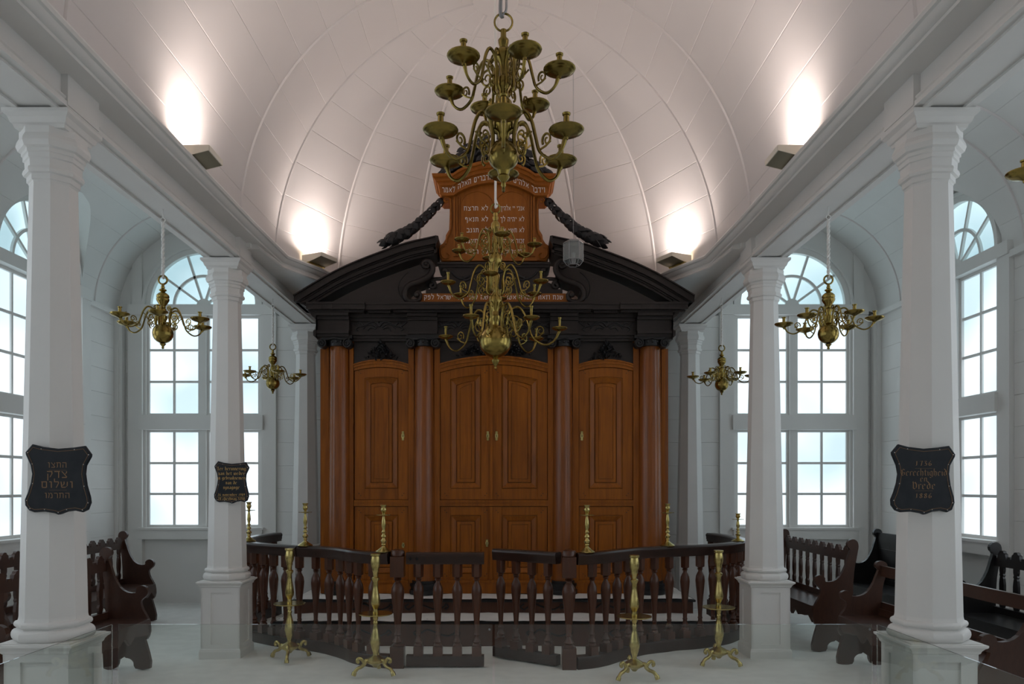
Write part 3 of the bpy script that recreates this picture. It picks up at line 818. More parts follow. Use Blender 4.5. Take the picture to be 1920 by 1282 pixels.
# columns and the strips beside them
def half_col(xa, xb, ca, cb):
    A, B, C, D = px(xa), px(xb), px(ca), px(cb)
    zt = pz(654)
    MB().box((A, -.018, ZB), (C+.002, .1, zt+.1)).build('pilaster_strip', 'ark', ark)
    MB().box((D-.002, -.018, ZB), (B, .1, zt+.1)).build('pilaster_strip', 'ark', ark)
    cx, r = (C+D)/2, (D-C)/2
    c = link('half_column', None, ark)
    rows = []
    for z, k in ((ZB+.05, 1.04), (1.1, 1.05), (2.0, 1.0), (zt+.05, .9)):
        rows.append([(cx+r*k*cos(pi+pi*i/16), .0+r*1.0*k*sin(pi+pi*i/16), z) for i in range(17)])
    MB().grid(rows).build('shaft', 'arkcol', c, 60)
    # black stepped base
    m = MB()
    for z0, z1, e in ((ZB, ZB+.05, .05), (ZB+.05, ZB+.09, .035), (ZB+.09, ZB+.12, .045), (ZB+.12, ZB+.15, .02)):
        pts = [(cx+(r+e)*cos(pi+pi*i/14), (r+e)*sin(pi+pi*i/14)-.0) for i in range(15)]
        lo = [(x, y, z0) for x, y in pts]; hi = [(x, y, z1) for x, y in pts]
        o = len(m.v); n = len(pts); m.v += lo+hi
        m.f += [(o+i, o+i+1, o+n+i+1, o+n+i) for i in range(n-1)]+[tuple(o+n+i for i in range(n)), tuple(o+i for i in range(n))[::-1]]
    m.build('base', 'blackwood', c, 30)
    # ionic capital
    m = MB(); zc = pz(647); wv = (B-A)/2*.92; cc = (A+B)/2
    for s in (-1, 1):
        vx = cc+s*wv*.86; sp = []
        for i in range(26):
            a = i/25*3.6*pi; rr = .052*(1-i/25*.82)
            sp.append((vx-s*rr*sin(a)*1.0, -r-.045, zc-.008+rr*cos(a)))
        m.tube(sp, .0105, 5)
        m.lathe([(.05, 0), (.05, .11)], 14).xf(Matrix.Translation((vx, -r+.07, zc-.008)) @ Matrix.Rotation(pi/2, 4, 'X'), len(m.v)-28)
    m.tube(smoothpts([(cc-wv*.86, -r-.045, zc+.044), (cc-wv*.4, -r-.05, zc+.038), (cc, -r-.05, zc+.05), (cc+wv*.4, -r-.05, zc+.038), (cc+wv*.86, -r-.045, zc+.044)], 4), .012, 5)
    pts = [(cx+(r+.03)*cos(pi+pi*i/12), (r+.03)*sin(pi+pi*i/12)) for i in range(13)]
    o = len(m.v); n = 13
    m.v += [(x, y, zc-.03) for x, y in pts]+[(x, y*1.05, zc+.05) for x, y in pts]
    m.f += [(o+i, o+i+1, o+n+i+1, o+n+i) for i in range(n-1)]+[tuple(o+n+i for i in range(n)), tuple(o+i for i in range(n))[::-1]]
    m.box((A-.01, -r-.03, zc+.05), (B+.01, .1, zc+.085))
    for k in range(5):
        m.lathe([(.0, -.018), (.013, -.008), (.013, .008), (.0, .018)], 8).xf(Matrix.Translation((cx+(k-2)*r*.42, -sqrt(max(r*r-((k-2)*r*.42)**2, 0))-.035, zc+.015)), len(m.v)-32)
    m.build('capital', 'blackwood', c, 40)
for c in cols: half_col(*c)
MB().box((px(1247), .0, ZB), (X1+.005, .3, pz(654))).build('side_board', 'arkcol', ark)
MB().box((X0-.02, .0, ZB), (X0+.004, .3, pz(654))).build('side_board', 'arkcol', ark)

# entablature: stepped in depth over the columns
def entab(xa, xb, yo):
    "yo: how far the run stands proud of the face"
    A, B = px(xa), px(xb)
    def band(y0, y1, d): m.box((A-max(d-yo, 0)*0, -d-yo, pz(y1)), (B, .1, pz(y0)))
    m = MB()
    band(635, 641, .05); band(630, 636, .07); band(625, 631, .095)
    m.build('architrave', 'ebony', ark)
    m = MB(); band(604, 626, .055); m.build('frieze_board', 'ebony', ark)
    m = MB(); band(598, 605, .08); band(592, 599, .12); m.build('bed_moulding', 'ebony', ark)
for xa, xb, yo in ((601, 660, .10), (660, 767, 0), (767, 822, .07), (822, 1030, .0), (1030, 1082, .07), (1082, 1190, 0), (1190, 1256, .10)):
    entab(xa, xb, yo)
    m = MB().box((px(xa)-.012, -.14-yo, pz(592)), (px(xb)+.012, .1, pz(579))); m.build('dentil_backing', 'ebony', ark)
    n = max(2, round((xb-xa)/17))
    for k in range(n):
        xc = px(xa)+(px(xb)-px(xa))*(k+.5)/n
        MB().box((xc-.022, -.185-yo, pz(590)), (xc+.022, -.13-yo, pz(581))).build('dentil', 'ebony', ark)
YC = 8.44        # front of the cornice
def cornice_run(xa, xb, dy):
    A, B = px(xa, YC), px(xb, YC); Y0 = ly(YC)+dy
    m = MB().box((A, Y0, pz(579, YC)), (B, .3, pz(567, YC))).box((A, Y0-.012, pz(570, YC)), (B, .3, pz(566, YC))).box((A+.02, Y0+.05, pz(583, YC)), (B-.02, .3, pz(578, YC)))
    m.build('cornice', 'ebony', ark)
cornice_run(574, 684, 0); cornice_run(684, 733, .03); cornice_run(733, 1112, 0); cornice_run(1112, 1163, .03); cornice_run(1163, 1290, 0)
# side cornice profile ends that flare out past the tips
for s, xt, xi in ((-1, 548, 601), (1, 1305, 1254)):
    XT = px(xt, YC); XI = px(xi)
    prof = [(XI, pz(640)), (lerp(XI, XT, .12), pz(636)), (lerp(XI, XT, .12), pz(627)), (XI, pz(625)), (XI, pz(606)), (lerp(XI, XT, .18), pz(600)),
            (lerp(XI, XT, .32), pz(592)), (lerp(XI, XT, .42), pz(584)), (lerp(XI, XT, .6), pz(579)), (lerp(XI, XT, .68), pz(568, YC)), (lerp(XI, XT, .88), pz(562, YC)), (XT, pz(555, YC)), (XT, pz(553, YC)), (XI, pz(560, YC))]
    MB().xz(prof, -.22, .9).build('cornice_return', 'ebony', ark)
# broken pediment halves
outer = [(552, 554), (585, 534), (625, 511), (668, 491), (712, 474), (763, 456), (817, 444)]
inner = [(611, 565), (650, 545), (692, 525), (742, 506), (797, 488), ]
CXP = 926.5
def mir(pts, s): return [((x if s < 0 else 2*CXP-x), y) for x, y in pts]
for s in (-1, 1):
    pd = link('pediment_half', None, ark)
    ou = [(px(x, YC), pz(y, YC)) for x, y in mir(outer, s)]
    ou = [(v.x, v.y) for v in smoothpts(ou, 4)]
    # raking bands, each an offset strip of the outer curve
    def offs(d):
        res = []
        for i, p in enumerate(ou):
            a = Vector(ou[max(i-1, 0)]); b = Vector(ou[min(i+1, len(ou)-1)]); t = (b-a).normalized()
            n = Vector((t.y, -t.x)) if s < 0 else Vector((-t.y, t.x))
            if n.y > 0: n = -n
            # straight down offset keeps the ends plumb
            res.append((p[0], p[1]-d/max(abs(n.y), .5)))
        return res
    zmin = pz(566, YC)
    for d0, d1, y, nm in ((0, .012, -.05, 'crown_fillet'), (.012, .075, -.025, 'crown_moulding'), (.075, .088, .015, 'crown_fillet'), (.088, .125, .03, 'raking_fascia'), (.125, .14, .055, 'raking_bead'), (.14, .165, .075, 'raking_bead')):
        a, b = offs(d0), offs(d1)
        f = [(x, ly(YC)+y, max(z, zmin)) for x, z in a]; g = [(x, ly(YC)+y, max(z, zmin)) for x, z in b]
        MB().slab([f, g], [[(x, .25, z) for x, _, z in f], [(x, .25, z) for x, _, z in g]]).build(nm, 'ebony', pd, 25)
    e = offs(0.0)[-1]   # end cap profile by the gap
    capx = e[0]; zt_ = e[1]; dd = -s
    MB().xz([(capx, zt_+.005), (capx+dd*.03, zt_-.0), (capx+dd*.03, zt_-.05), (capx+dd*.012, zt_-.085), (capx, zt_-.12)], ly(YC)-.04, .25).build('crown_end', 'ebony', pd)
    MB().xz([(capx-dd*.02, zt_-.1), (capx+dd*.006, zt_-.1), (capx+dd*.006, zt_-.16), (capx-dd*.02, zt_-.17)], ly(YC)+.03, .25).build('crown_end', 'ebony', pd)
    # tympanum board, cut along the scroll
    base_l = 590
    tp = [(612, 566), (650, 546), (692, 526), (742, 507), (793, 489), (806, 492), (808, 508), (795, 520), (775, 527), (762, 536), (757, 550), (762, 562), (775, 566)]
    pts = [(px(x, YC), pz(y, YC)) for x, y in mir(tp, s)]
    MB().xz(pts, ly(YC)+.09, .22).build('tympanum', 'ebony', pd)
    sc = [(797, 489), (802, 493), (800, 497), (794, 496), (792, 490), (797, 485.5), (805, 487), (810, 496), (808, 508), (798, 518), (783, 525), (768, 530), (759, 539), (757, 551), (763, 560), (774, 563), (784, 559), (787, 550), (783, 544), (778, 546)]
    p3 = [(px(x, YC), ly(YC)+.075, pz(y, YC)) for x, y in mir(sc, s)]
    p3 = smoothpts(p3, 3); n = len(p3)
    rr = [.018+.016*sin(pi*min(max((i/n-.05)/.9, 0), 1)) for i in range(n)]
    MB().tube(p3, rr, 8).build('scroll', 'ebony', pd, 60)
    for (bx, by, br) in ((797, 491, .022), (780, 550, .034)):
        (bx2, by2), = mir([(bx, by)], s)
        MB().lathe([(.001, -br), (br*.7, -br*.7), (br, 0), (br*.7, br*.7), (.001, br)], 12, (px(bx2, YC), ly(YC)+.06, pz(by2, YC))).build('scroll_eye', 'ebony', pd, 60)
    sc2 = [(764, 506), (756, 513), (748, 524), (745, 537), (748, 549), (752, 556)]
    MB().tube(smoothpts([(px(x, YC), ly(YC)+.088, pz(y, YC)) for x, y in mir(sc2, s)], 3), .004, 4).build('incised_line', 'blackwood', pd)

# inscription board
YI = 8.56
b = MB().box((px(790, YI), ly(YI), pz(567, YI)), (px(1061, YI), .35, pz(550, YI))).build('inscription_board', 'tablet', ark)
MB().box((px(786, YI), ly(YI)-.01, pz(567, YI)), (px(1065, YI), .35, pz(563.5, YI))).build('board_foot', 'tablet', ark)
w1 = px(1057, YI)-px(795, YI)
hebrew('שנת וזאת התורה אשר שם משה לפני בני ישראל לפק', .047, (px(795, YI)+px(1057, YI))/2, pz(557.5, YI), ly(YI)-.003, b, 'text', w1)
# black stage that carries the tablet
MB().box((px(798, YI), ly(YI)+.02, pz(550.5, YI)), (px(1055, YI), .35, pz(541, YI))).build('stage', 'ebony', ark)
body = [(813, 541), (813, 532), (830, 524), (838, 512), (834, 505), (830, 500), (822, 497), (822, 491), (1031, 491), (1031, 497), (1023, 500), (1019, 505), (1015, 512), (1023, 524), (1040, 532), (1040, 541)]
MB().xz([(px(x, YI), pz(y, YI)) for x, y in body], ly(YI)+.06, .3).build('pedestal_block', 'ebony', ark)
MB().box((px(820, YI), ly(YI)+.02, pz(494, YI)), (px(1033, YI), .33, pz(490, YI))).box((px(824, YI), ly(YI)+.04, pz(499, YI)), (px(1029, YI), .33, pz(494, YI))).build('pedestal_top', 'ebony', ark)
for s in (-1, 1):
    q = [(812, 531), (808, 530), (806, 534), (810, 538), (815, 535), (814, 528), (808, 523), (818, 521), (832, 520), (838, 512), (836, 505), (832, 503), (831, 507)]
    pts = smoothpts([(px(x, YI), ly(YI)+.045, pz(y, YI)) for x, y in mir(q, s)], 3)
    MB().tube(pts, .022, 7).build('bracket_scroll', 'ebony', ark, 60)
v = MB()
for s in (-1, 1):
    v.tube(smoothpts([(px(x, YI), ly(YI)+.055, pz(y, YI)) for x, y in mir([(926, 512), (905, 505), (885, 512), (865, 520), (850, 512), (846, 506)], s)], 4), .012, 5)
    v.tube(smoothpts([(px(x, YI), ly(YI)+.055, pz(y, YI)) for x, y in mir([(885, 512), (880, 520), (872, 523), (868, 516)], s)], 4), .01, 5)
    v.tube(smoothpts([(px(x, YI), ly(YI)+.055, pz(y, YI)) for x, y in mir([(905, 506), (908, 516), (900, 522), (893, 517)], s)], 4), .01, 5)
v.build('carved_vine', 'blackwood', ark, 60)

# tablet
YT = 8.62
tab = link('tablet', None, ark)
left = [(829, 489), (824, 481), (823, 472), (824, 460), (830, 456), (835, 448), (836, 440), (842, 430), (843, 400), (843, 372)]
tp = left+[(843, 368), (852, 366), (862, 358), (878, 349), (900, 343), (926.5, 341), (953, 343), (975, 349), (991, 358), (1001, 366), (1010, 368)]+[(2*CXP-x, y) for x, y in left[::-1]]
MB().xz([(px(x, YT), pz(y, YT)) for x, y in tp], ly(YT), .28, .01).build('tablet_board', 'tablet', tab)
def arch_y(x, base, crown, xa=851, xb=1002):
    if x <= xa or x >= xb: return base
    u = (x-xa)/(xb-xa); return base-(base-crown)*sin(pi*u)**.8
XA_ = [812, 830, 851]+[851+151*i/16 for i in range(1, 16)]+[1002, 1023, 1041]
def band(n1, y_hi, y_lo, dx0, dx1, yd, matn='tablet'):
    xs = [812+dx0]+XA_[1:-1]+[1041-dx0]
    hi = [(px(x, YT), yd, pz(arch_y(x, y_hi, y_hi-25), YT)) for x in xs]; xs2 = [812+dx1]+XA_[1:-1]+[1041-dx1]
    lo = [(px(x, YT), yd, pz(arch_y(x, y_lo, y_lo-24), YT)) for x in xs2]
    return MB().slab([hi, lo], [[(x, .26, z) for x, _, z in hi], [(x, .26, z) for x, _, z in lo]]).build(n1, matn, tab, 25)
band('tablet_cornice', 335.5, 340, 0, 1, ly(YT)-.16); band('tablet_cornice', 340, 346, 2, 6, ly(YT)-.125); band('tablet_cornice', 346, 352, 8, 11, ly(YT)-.09)
band('text_frieze', 352, 366, 14, 14, ly(YT)-.05); band('tablet_moulding', 366, 370, 12, 16, ly(YT)-.065)
s_ = 'וידבר אלהים את כל הדברים האלה לאמר'
hebrew(s_, .056, px(926, YT), 0, ly(YT)-.053, tab, 'text', px(1022, YT)-px(829, YT), lambda X: pz(arch_y((X-CX)*F/YT+PX, 359.5, 335.5), YT))
# pilaster mouldings, side scrolls, twin round-headed fields
for s in (-1, 1):
    for xx, ww in ((852, .012), (857, .008), (861, .005)):
        (x2, _), = mir([(xx, 0)], s)
        MB().box((px(x2, YT)-ww, ly(YT)-.018, pz(481, YT)), (px(x2, YT)+ww, ly(YT)+.01, pz(369, YT))).build('pilaster_moulding', 'tablet', tab)
    q = [(840, 378), (836, 380), (833, 376), (836, 371), (842, 372), (845, 380), (845, 430), (838, 446), (836, 458)]
    MB().tube(smoothpts([(px(x, YT), ly(YT)-.012, pz(y, YT)) for x, y in mir(q, s)], 3), .012, 6).build('side_scroll', 'tablet', tab, 60)
    q = [(834, 462), (828, 466), (827, 476), (832, 484), (840, 484), (843, 478), (838, 474)]
    MB().tube(smoothpts([(px(x, YT), ly(YT)-.006, pz(y, YT)) for x, y in mir(q, s)], 3), .009, 6).build('foot_scroll', 'tablet', tab, 60)
    xl, xr = (864, 925) if s < 0 else (928, 990)
    ap_ = [(xl, 484), (xl, 385)]+[((xl+xr)/2+(xr-xl)/2*cos(a), 385-26*sin(a)) for a in [pi-pi*i/12 for i in range(13)]]+[(xr, 484)]
    p3 = [(px(x, YT), ly(YT)-.004, pz(y, YT)) for x, y in ap_]
    MB().tube(p3, .006, 5).build('field_moulding', 'tablet', tab, 40)
MB().box((px(846, YT), ly(YT)-.03, pz(490, YT)), (px(1007, YT), .1, pz(485, YT))).build('tablet_foot', 'tablet', tab)
Rt = ['אנכי יי אלהיך', 'לא יהיה לך', 'לא תשא את', 'זכור את יום', 'כבד את אביך']
Lt = ['לא תרצח', 'לא תנאף', 'לא תגנב', 'לא תענה', 'לא תחמד']
for i, y in enumerate((391, 411.5, 432, 452, 472)):
    hebrew(Rt[i], .046, px(961, YT), pz(y, YT), ly(YT)-.004, tab, 'text', px(983)-px(938))
    ws_ = (46, 44, 41, 46, 46)[i]
    hebrew(Lt[i], .046, px(916-ws_/2, YT), pz(y, YT), ly(YT)-.004, tab, 'text', px(ws_)-px(0))

# leaves: crown and garlands
def leaf_mesh(name, L=.12, W=.05, matn='blackleaf'):
    m = MB(); rows = []
    for t, wd, h in ((0, .25, 0), (.25, .85, .12), (.5, 1, .16), (.75, .7, .1), (1, .04, -.02)):
        rows.append([(-W*wd/2, t*L, h*L*.6), (0, t*L, h*L+.012*(1-t)), (W*wd/2, t*L, h*L*.6)])
    back = [[(x, y, z-.008) for x, y, z in r] for r in rows]
    m.slab(rows, back); me = m.mesh(name, 60); me.materials.append(M[matn]); return me
LEAF = leaf_mesh('leaf'); LEAFB = leaf_mesh('broad_leaf', .12, .075)
def put_leaf(parent, me, pos, dirv, nrm, sc):
    o = bpy.data.objects.new('leaf', me); COL.objects.link(o); o.parent = parent
    d = dirv.normalized(); n = (nrm-d*nrm.dot(d)).normalized(); x = d.cross(n)
    mx = Matrix((x, d, n)).transposed().to_4x4(); mx = Matrix.Translation(pos) @ mx @ Matrix.Scale(sc, 4)
    o.matrix_local = mx
    return o
for s in (-1, 1):
    g = link('garland', None, ark)
    q = [(830, 372), (809, 397), (787, 419), (766, 437), (744, 450), (720, 463)]
    c = smoothpts([(px(x, YT), ly(YT)+.02-.12*i/5, pz(y, YT)) for i, (x, y) in enumerate(mir(q, s))], 6)
    MB().tube(c, [lerp(.016, .042, i/len(c)) for i in range(len(c))], 8).build('garland_core', 'blackleaf', g, 60)
    n = len(c)
    for i in range(0, n-1, 2):
        t = (c[min(i+1, n-1)]-c[i]).normalized(); rad = lerp(.02, .055, i/n)
        for k in range(5):
            a = 2*pi*(k+.5*((i//2) % 2))/5
            u = t.cross(Vector((0, 1, 0))).normalized(); v_ = t.cross(u)
            nn = u*cos(a)+v_*sin(a)
            if nn.y > .55: continue
            put_leaf(g, LEAFB, c[i]+nn*rad*.5, (t+nn*random.uniform(.3, .5)*(1 if i < n-6 else .5)), nn, (lerp(.85, 1.3, i/n) if i < n-5 else .85)*random.uniform(.9, 1.1))
cr = link('crown', None, ark)
cpts = [(1.0, 0)]
core_o = [(828, 333), (845, 318), (862, 296), (880, 279), (905, 268), (926, 264)]
co = [(px(x, YT), pz(y, YT)) for x, y in core_o]+[(px(2*CXP-x, YT), pz(y, YT)) for x, y in core_o[-2::-1]]
ci = [(px(x, YT), pz(arch_y(x, 334, 309), YT)) for x in (1025, 1002, 975, 950, 926, 902, 878, 851, 828)]
MB().xz([(v.x, v.y) for v in smoothpts(co, 3)]+ci, ly(YT)-.02, .16).build('crown_core', 'blackleaf', cr)
random.seed(3)
for ring, (k0, n) in enumerate(((1.0, 22), (.72, 20), (.42, 16), (.12, 16))):
    for i in range(n):
        u = (i+.5*(ring % 2)+.25)/n
        j = u*(len(co)-1); i0 = int(min(j, len(co)-2)); p = Vector(co[i0]).lerp(Vector(co[i0+1]), j-i0)
        j2 = (1-u)*(len(ci)-1); i2 = int(min(j2, len(ci)-2)); q = Vector(ci[i2]).lerp(Vector(ci[i2+1]), j2-i2)
        pt = q.lerp(p, k0)
        sd = 1 if u > .5 else -1
        d = Vector((sd*(.75+abs(u-.5)), -.25, -1.0+.5*random.random()))
        put_leaf(cr, LEAFB if i % 2 else LEAF, Vector((pt.x-sd*.03, ly(YT)-.05-.02*ring, pt.y+.05)), d, Vector((sd*.3, -1, .5)), random.uniform(.8, 1.2))
# carved foliage over the doors and on the frieze
def cluster(cx, cy, w, h, n):
    m = MB(); rng = random.Random(int(cx)); Yv = YK-.01
    for i in range(n):
        row = (i/n)**.8; x = (rng.random()*2-1)*(1-row)*w/2; y = row*h
        L, W = rng.uniform(.035, .06), rng.uniform(.018, .03)
        a = atan2(.6+row, (x/(w/2)) if w else 0)+rng.uniform(-.7, .7)
        c = Vector((px(cx+x), ly(Yv)-.02-rng.random()*.03, pz(cy-y)))
        d = Vector((cos(a), -.3, sin(a))).normalized(); sd = Vector((-sin(a), 0, cos(a)))
        o = len(m.v)
        m.v += [tuple(c-d*L*.5), tuple(c+sd*W*.5), tuple(c+d*L*.5), tuple(c-sd*W*.5), tuple(c+Vector((0, -.018, 0))), tuple(c+Vector((0, .02, 0)))]
        m.f += [(o, o+1, o+4), (o+1, o+2, o+4), (o+2, o+3, o+4), (o+3, o, o+4), (o+1, o, o+5), (o+2, o+1, o+5), (o+3, o+2, o+5), (o, o+3, o+5)]
        if i % 4 == 0:
            m.lathe([(.002, -.012), (.012, -.006), (.012, .006), (.002, .012)], 6, tuple(c+Vector((0, -.015, 0))))
    return m.build('carved_foliage', 'blackleaf', ark, 50)
for cx, w_ in ((715, 66), (1136, 66)): cluster(cx, 675, w_, 34, 110)
cluster(890, 667, 70, 20, 90); cluster(965, 667, 70, 20, 90)
for cx in (713, 1136, 860, 992):
    m = MB(); fy = ly(YK)-.062
    for s in (-1, 1):
        for q in ([(0, 614), (8, 606), (18, 607), (30, 613), (40, 614), (50, 607), (53, 604)], [(4, 616), (14, 610), (24, 612), (30, 619)], [(6, 618), (16, 616), (22, 622)],
                  [(0, 612), (-3, 606), (3, 604), (5, 609)], [(30, 612), (36, 607), (42, 609)], [(38, 614), (44, 619), (40, 622)]):
            pts = smoothpts([(px(cx+s*x), fy, pz(y)) for x, y in q], 3)
            m.tube(pts, [.011*(1-.6*i/len(pts)) for i in range(len(pts))], 5)
    m.build('carved_vine', 'blackwood', ark, 60)

# ---- steps of the platform
plat = thing('ark_platform', 'two sand-covered dark wooden steps that carry the ark', 'steps', (0, 9.3, 0))
def step(x0, x1, y0, y1, z0, z1):
    MB().box((x0, y0-9.3, z0), (x1, y1-9.3, z1-.02)).build('riser', 'baluster', plat)
    MB().box((x0-.02, y0-9.33, z1-.035), (x1+.02, y1-9.3, z1-.012)).build('nosing', 'blackwood', plat)
    rows = []
    for j in range(13):
        yy = lerp(y0-.0, y1, j/12); rows.append([(lerp(x0, x1, i/50), yy-9.3, z1-.011+.012*(.5+noise.noise(Vector((i*.5, j*.7, z1*9))))) for i in range(51)])
    MB().grid(rows).build('sand_layer', 'sand', plat, 60)
step(-2.25, 2.26, 7.84, 8.32, -.03, .245); step(-2.19, 2.13, 8.32, 9.9, .1, .40)
for (cx, y, z) in ((-1.35, 8.31, .31), (1.25, 8.31, .31), (-.75, 8.31, .31), (.5, 8.31, .31), (-.6, 7.83, .12), (.55, 7.83, .12), (-1.3, 7.83, .12), (1.4, 7.83, .12)):
    q = [(-.2, .03), (-.24, .0), (-.2, -.03), (-.16, 0), (-.1, .035), (0, 0), (.1, -.03), (.18, 0), (.2, .03), (.23, 0), (.19, -.025)]
    MB().tube(smoothpts([(cx+u, y-9.3-.003, z+v) for u, v in q], 3), .009, 5, flat=.5).build('painted_scroll', 'blackwood', plat)

# ================================================================== RAILING
BAL = [(.022,.165),(.036,.172),(.036,.185),(.026,.20),(.034,.215),(.020,.245),(.018,.27),(.023,.28),(.018,.295),(.020,.34),(.028,.48),(.039,.60),(.043,.66),(.038,.705),(.026,.735),(.018,.75),(.018,.765),(.027,.775),(.020,.785),(.034,.80)]
def baluster_mesh():
    m = MB().lathe([(r*1.1, z) for r, z in BAL], 14); m.box((-.042, -.042, .09), (.042, .042, .172)); m.lathe([(.045, .80), (.047, .92)], 6, phase=R(0))
    me = m.mesh('baluster', 35); me.materials.append(M['baluster']); return me
BM = baluster_mesh()
def newel(parent, x, y):
    k = 1.42
    m = MB().lathe([(r*k, z) for r, z in BAL], 14); m.box((-.062, -.062, -.03), (.062, .062, .175)); m.box((-.062, -.062, .80), (.062, .062, .985))
    m.lathe([(.060, .985), (.066, .99), (.066, 1.02), (.055, 1.04), (.03, 1.048)], 12)
    m.xf(Matrix.Translation((x, y, 0)))
    n = m.build('newel_post', 'baluster', parent, 35)
    return n
TOPR = [(-.055, .915), (-.055, .935), (-.062, .945), (-.062, .975), (-.068, .985), (-.066, 1.005), (-.05, 1.02), (.05, 1.02), (.066, 1.005), (.068, .985), (.062, .975), (.062, .945), (.055, .935), (.055, .915)]
BOTR = [(-.058, -.03), (-.058, .075), (-.05, .095), (.05, .095), (.058, .075), (.058, -.03)]
def resample(pts, step, start):
    out = []; acc = -start; 
    for a, b in zip(pts, pts[1:]):
        a, b = Vector(a), Vector(b); L = (b-a).length; d = 0
        while acc+L >= 0 and (L-(-acc)) >= 0 and -acc <= L:
            t = -acc/L; p = a.lerp(b, t); out.append((p, (b-a).normalized())); acc -= step
        acc += L
    return out
def railing(pts, label, parts_):
    t = thing('railing', label, 'railing', (pts[0][0], pts[0][1], 0))
    o = Vector((pts[0][0], pts[0][1])); path_all = [Vector(p)-o for p in pts]
    cuts = [0]+parts_+[len(pts)-1]
    for a, b in zip(cuts, cuts[1:]):
        seg = smoothpts(path_all[a:b+1], 5); sg = [(p.x, p.y) for p in seg]
        MB().sweep(sg, TOPR).build('handrail', 'rail', t, 40)
        MB().sweep(sg, BOTR).build('bottom_rail', 'rail', t, 40)
    full = [(p.x, p.y) for p in smoothpts(path_all, 5)]
    for p, d in resample(full, .188, .17):
        b = bpy.data.objects.new('baluster', BM); COL.objects.link(b); b.parent = t; b.location = (p.x, p.y, 0); b.rotation_euler[2] = atan2(d.y, d.x)
    for i in parts_[1:2]+parts_[2:]:
        pass
    return t
RL = [(-.95, 6.935), (-1.10, 6.98), (-1.27, 7.10), (-1.36, 7.22), (-1.52, 7.42), (-1.74, 7.60), (-1.96, 7.68), (-2.20, 7.82), (-2.42, 8.0), (-2.62, 8.2), (-2.80, 8.52), (-2.90, 8.95), (-2.90, 9.4), (-2.82, 9.85)]
RR = [(.72, 6.875), (.86, 6.93), (.98, 7.03), (1.10, 7.16), (1.34, 7.42), (1.54, 7.56), (1.76, 7.68), (2.02, 7.78), (2.26, 7.93), (2.48, 8.12), (2.68, 8.42), (2.80, 8.85), (2.80, 9.35), (2.72, 9.8)]
rl = railing(RL, 'dark wooden curved balustrade to the left of the ark gates', [3, 6]); newel(rl, .07, 0)
rr_ = railing(RR, 'dark wooden curved balustrade to the right of the ark gates', [3, 6]); newel(rr_, -.06, 0)
def gate(a, b, label, n=4):
    L = (Vector(b)-Vector(a)).length; an = atan2(b[1]-a[1], b[0]-a[0])
    t = thing('railing_gate', label, 'gate', (a[0], a[1], 0), an, 'gates in the balustrade')
    MB().sweep([(0, 0), (L, 0)], [(d*.8, z) for d, z in TOPR]).build('handrail', 'rail', t, 40)
    MB().sweep([(0, 0), (L, 0)], [(d*.7, z+.03 if z < 0 else z) for d, z in BOTR]).build('bottom_rail', 'rail', t, 40)
    for k in range(n):
        bb = bpy.data.objects.new('baluster', BM); COL.objects.link(bb); bb.parent = t; bb.location = (L*(k+.62)/n, 0, 0)
    for k in range(2):
        MB().lathe([(.012, 0), (.008, .008)], 8).xf(Matrix.Translation((.04+.06*k, -.05, .965)) @ Matrix.Rotation(pi/2, 4, 'X')).build('bolt_head', 'blackwood', t)
    return t
gate((-.80, 6.93), (-.10, 6.93), 'closed left gate of the dark wooden balustrade')
g2 = gate((.57, 6.93), (-.005, 7.34), 'right gate of the balustrade, swung inward towards the ark')

# ================================================================== CANDLE HOLDERS
STICK = [(.066, 0), (.068, .006), (.055, .018), (.038, .028), (.033, .034), (.018, .045), (.013, .055), (.020, .065), (.015, .075), (.024, .09), (.026, .102), (.013, .118), (.011, .128), (.021, .138), (.021, .146), (.012, .158),
         (.010, .168), (.020, .178), (.012, .19), (.011, .20), (.018, .235), (.015, .28), (.009, .32), (.013, .327), (.066, .333), (.068, .338), (.012, .341), (.012, .352), (.02, .365), (.024, .385), (.018, .40), (.021, .41), (.026, .418), (.026, .425), (.0, .423)]
def stick(x, y, h, label, first=[None]):
    t = thing('candlestick', label, 'candlestick', (x, y, 1.0215), 0, 'brass candlesticks on the handrail'); k = h/.425; W = 1.1
    i0 = 23
    MB().lathe([(r*(.85+.15*k)*W, z*k) for r, z in STICK[:24]], 16).build('stem', 'brassbright', t, 40)
    MB().lathe([(r*(.85+.15*k), z*k) for r, z in STICK[23:27]], 20).build('drip_pan', 'brassbright', t, 40)
    MB().lathe([(r*W, z*k) for r, z in STICK[26:]], 14).build('candle_socket', 'brassbright', t, 40)
stick(-2.665, 8.27, .425, 'leftmost brass candlestick on the handrail, beside the second left column')
stick(-1.90, 7.655, .425, 'second brass candlestick from the left on the handrail')
stick(-1.01, 6.955, .425, 'brass candlestick on the handrail beside the closed left gate')
stick(.825, 6.91, .425, 'brass candlestick on the handrail just right of the open gate')
stick(1.71, 7.655, .42, 'brass candlestick on the right handrail before the ark edge')
stick(2.61, 8.30, .30, 'short brass candlestick at the right end of the handrail')
SB = [(.015, .055), (.03, .075), (.070, .10), (.076, .12), (.06, .135), (.035, .15), (.02, .16), (.017, .175), (.030, .22), (.040, .27), (.037, .31), (.022, .38), (.015, .42), (.02, .44), (.014, .455), (.02, .475), (.02, .505)]
SU = [(.02, .515), (.022, .53), (.018, .555), (.018, .56), (.034, .595), (.036, .62), (.03, .67), (.02, .74), (.019, .79), (.03, .815), (.03, .825), (.018, .835), (.02, .87), (.026, .885), (.024, .895), (.034, .93), (.037, .965), (.030, 1.01), (.038, 1.018), (.038, 1.034), (.02, 1.036)]
